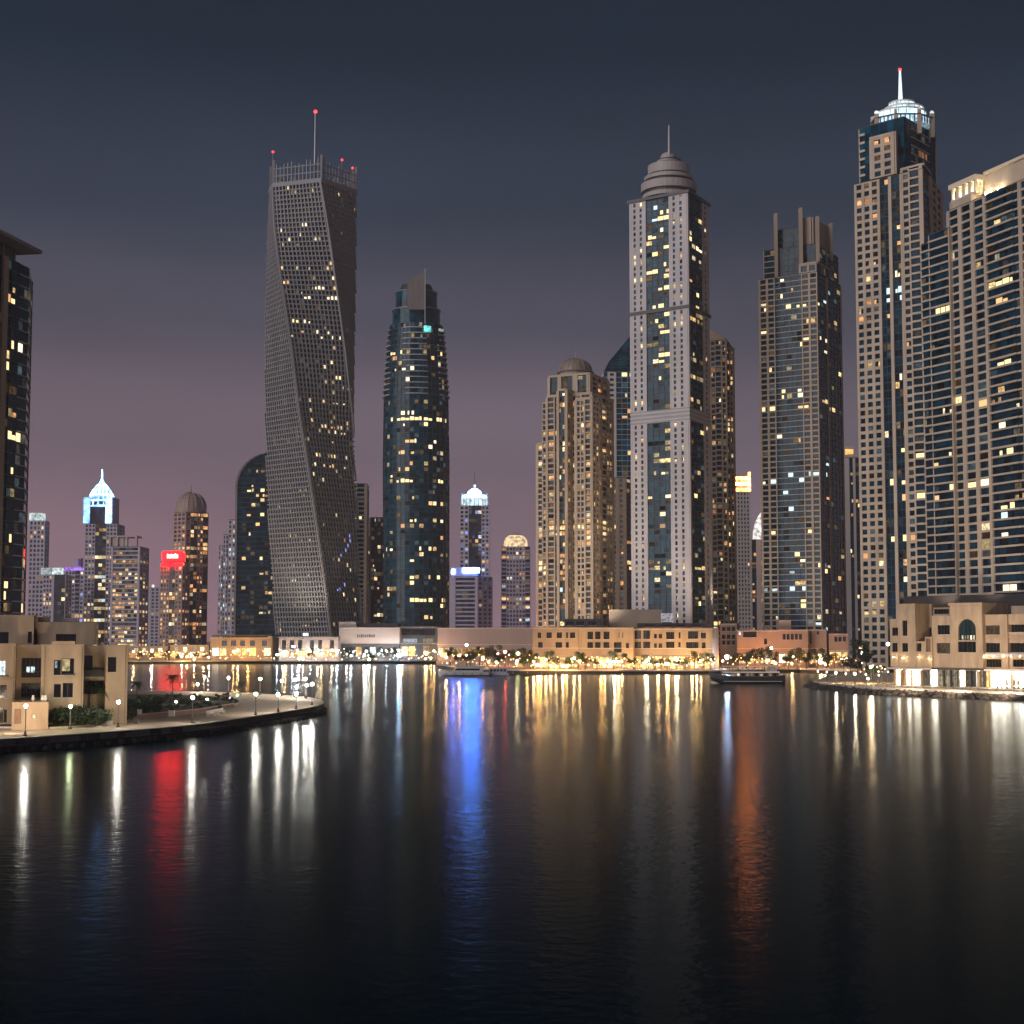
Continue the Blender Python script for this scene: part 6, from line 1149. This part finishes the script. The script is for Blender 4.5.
# square houseboat-like tender at its stern
t = Thing('tour_boat', 'boxy pale tour boat lying astern of the white yacht', 'boat', (0, 0, 0)); L = 11
hull(t.get('hull'), L, 4, [(0, .3, .3, 1.3), (.1, .7, -.2, 1.2), (.3, 1, -.3, 1.1), (1, 1, -.3, 1.1)], HULLW, WOOD); cb_ = t.get('cabin'); cb_.box(-3.6, 4.6, -1.7, 1.7, 1.1, 3.4, pbsdf('pale_blue_grp', (.42, .45, .56), .4, .05, .5)); t.get('roof').box(-4, 5, -1.95, 1.95, 3.41, 3.6, HULLW)
for i in range(5): t.new('window').box(-3.2 + i * 1.55, -2.1 + i * 1.55, -1.74, -1.705, 2.0, 3.0, TINT)
for x in (-3.6, 0, 4.6): t.get('roof_rail').tube((x, -1.8, 3.6), (x, -1.8, 4.4), .03, .03, STEEL, 5)
t.get('roof_rail').tube((-3.6, -1.8, 4.4), (4.6, -1.8, 4.4), .035, .035, STEEL, 5); t.get('flag_mast').tube((1, 0, 3.6), (1, 0, 6), .05, .03, STEEL, 5)
t.finish(); q = px2(497, 745); place(t, (q.x, q.y, 0), .03)
# pontoon behind the boats
t = Thing('pontoon', 'long low floating pontoon behind the yacht and the tour boat', 'pontoon', (*px2(490, 757), 0)); a, b = px2(452, 762), px2(560, 752); fr = Fr(a, b); t.get('deck').fbox(fr, 0, fr.L, -1.2, 1.2, .1, .7, SEAW, back=True)
for i in range(8): q = fr.pt(2 + i * (fr.L - 4) / 7, -1.0, 0); t.new('pile').tube((q[0], q[1], -3), (q[0], q[1], 2.4), .16, .16, STEEL, 8)
t.finish()
# dark dhow
t = Thing('dhow', 'dark two-deck dhow with a raked bow moored at the quay', 'dhow', (0, 0, 0)); L = 28.5
hull(t.get('hull'), L, 6.2, [(0, .02, 2.2, 4.3), (.05, .2, 1.0, 4.0), (.12, .5, .1, 3.5), (.25, .82, -.5, 2.9), (.45, 1, -.6, 2.5), (.75, .98, -.5, 2.5), (.92, .85, -.2, 2.9), (1, .72, .1, 3.2)], HULLD, WOOD)
t.get('rubbing_strake').box(-9.0, 13.0, -3.08, 3.08, .75, 1.0, PALE)
lo = t.get('saloon'); lo.box(-4.5, 11.5, -2.5, 2.5, 2.44, 4.2, pbsdf('dark_teak', (.10, .06, .04), .5, .2, 1))
for i in range(9): t.new('window').box(-4.0 + i * 1.72, -2.85 + i * 1.72, -2.54, -2.505, 2.9, 3.9, emit('dhow_lamp', (1, .85, .62), .8, scale=1.0, nee=False) if i in (0, 2, 3, 5, 7) else TINT)
t.get('upper_deck').box(-9.5, 12.2, -2.9, 2.9, 4.22, 4.45, PALE)
for i in range(12): x = -9.2 + i * 1.93; t.get('awning_post').box(x - .05, x + .05, -2.8, -2.7, 4.45, 6.3, WOOD); t.get('awning_post').box(x - .05, x + .05, 2.7, 2.8, 4.45, 6.3, WOOD)
t.get('awning').hexa([(-9.6, -3, 6.3), (12.3, -3, 6.3), (12.3, 3, 6.3), (-9.6, 3, 6.3)], [(-9.4, -2.6, 6.75), (12.1, -2.6, 6.75), (12.1, 2.6, 6.75), (-9.4, 2.6, 6.75)], CANVAS)
t.get('railing').box(-9.5, 12.2, -2.86, -2.82, 5.2, 5.28, WOOD); t.get('railing').box(-9.5, 12.2, -2.86, -2.82, 4.8, 4.85, WOOD); t.get('wheelhouse').box(7.2, 11.2, -1.7, 1.7, 4.46, 6.25, HULLW)
t.get('deck_lights').box(-9.3, 12, -2.95, -2.91, 4.28, 4.4, emit('deck_strip', (1, .88, .7), 1.0, vary=False)); t.get('bowsprit').tube((-13.6, 0, 4.1), (-17.0, 0, 5.6), .16, .07, WOOD, 6); t.get('mast').tube((-6.5, 0, 3.2), (-6.9, 0, 11.5), .17, .08, WOOD, 8); t.get('stern_lantern').box(13.7, 14.1, -.3, .3, 3.3, 4.0, DGREY)
t.finish(); q = px2(746.5, 612); place(t, (q.x, q.y, 0), -.06)
# ------------------------------------------------------------------ added spots without lamp bodies, washing the tower feet from podium roofs
def wash(px_, py_, D, tx, ty, TD, P, col=(1, .8, .6), ang=95, name='facade_fill_spot'):
    p = at(px_, py_, D); l = bpy.data.lights.new(name, 'SPOT'); l.energy = P; l.color = col; l.spot_size = math.radians(ang); l.spot_blend = 1; l.shadow_soft_size = .5
    o = bpy.data.objects.new(name, l); C.objects.link(o); o.location = p; o.rotation_euler = (at(tx, ty, TD) - p).to_track_quat('-Z', 'Y').to_euler()
    l.use_shadow = True
for a, b, c, d, e, f, P_ in ((295, 634, 1112, 300, 520, 1150, 300e3), (560, 617, 822, 568, 540, 890, 150e3), (606, 617, 822, 600, 540, 890, 60e3), (650, 606, 832, 655, 540, 870, 60e3), (695, 618, 826, 700, 540, 870, 60e3), (726, 608, 880, 722, 500, 982, 90e3), (780, 626, 845, 795, 540, 890, 90e3), (880, 634, 650, 890, 520, 712, 110e3), (945, 606, 530, 945, 520, 565, 22e3), (990, 606, 516, 985, 500, 540, 30e3)):
    wash(a, b, c, d, e, f, P_ * .4)
for a, b, D, tx, ty, TD, P_ in ((905, 684, 470, 905, 640, 515, 18e3), (950, 685, 455, 955, 635, 500, 21e3), (1005, 686, 440, 1005, 635, 490, 26e3), (10, 716, 246, 20, 680, 272, 10e3), (62, 722, 250, 62, 690, 272, 1.6e3), (570, 660, 774, 575, 640, 806, 5e3), (650, 660, 772, 650, 640, 800, 6e3), (760, 655, 806, 770, 640, 845, 4e3), (370, 650, 1075, 370, 635, 1104, 2e3), (240, 652, 1085, 240, 645, 1115, 6e3)): wash(a, b, D, tx, ty, TD, P_, (1, .74, .48), 130, 'quay_fill_spot')  # added unseen spots that brighten the waterfront walls
# ------------------------------------------------------------------ night haze over the whole marina
mb = MB(); mb.box(-2600, 2600, -120, 3300, -8, 460, None)
me = bpy.data.meshes.new('haze'); me.from_pydata(mb.v, [], mb.f); hz = bpy.data.objects.new('haze', me); C.objects.link(hz); hz['kind'] = 'stuff'
hm = bpy.data.materials.new('haze_air'); hm.use_nodes = True; nt = hm.node_tree; nt.nodes.clear()
ho = new(nt, 'ShaderNodeOutputMaterial'); hv = new(nt, 'ShaderNodeVolumePrincipled'); hv.inputs['Density'].default_value = .00009; hv.inputs['Color'].default_value = (.93, .9, .95, 1); hv.inputs['Anisotropy'].default_value = .0
nt.links.new(hv.outputs[0], ho.inputs['Volume']); me.materials.append(hm)
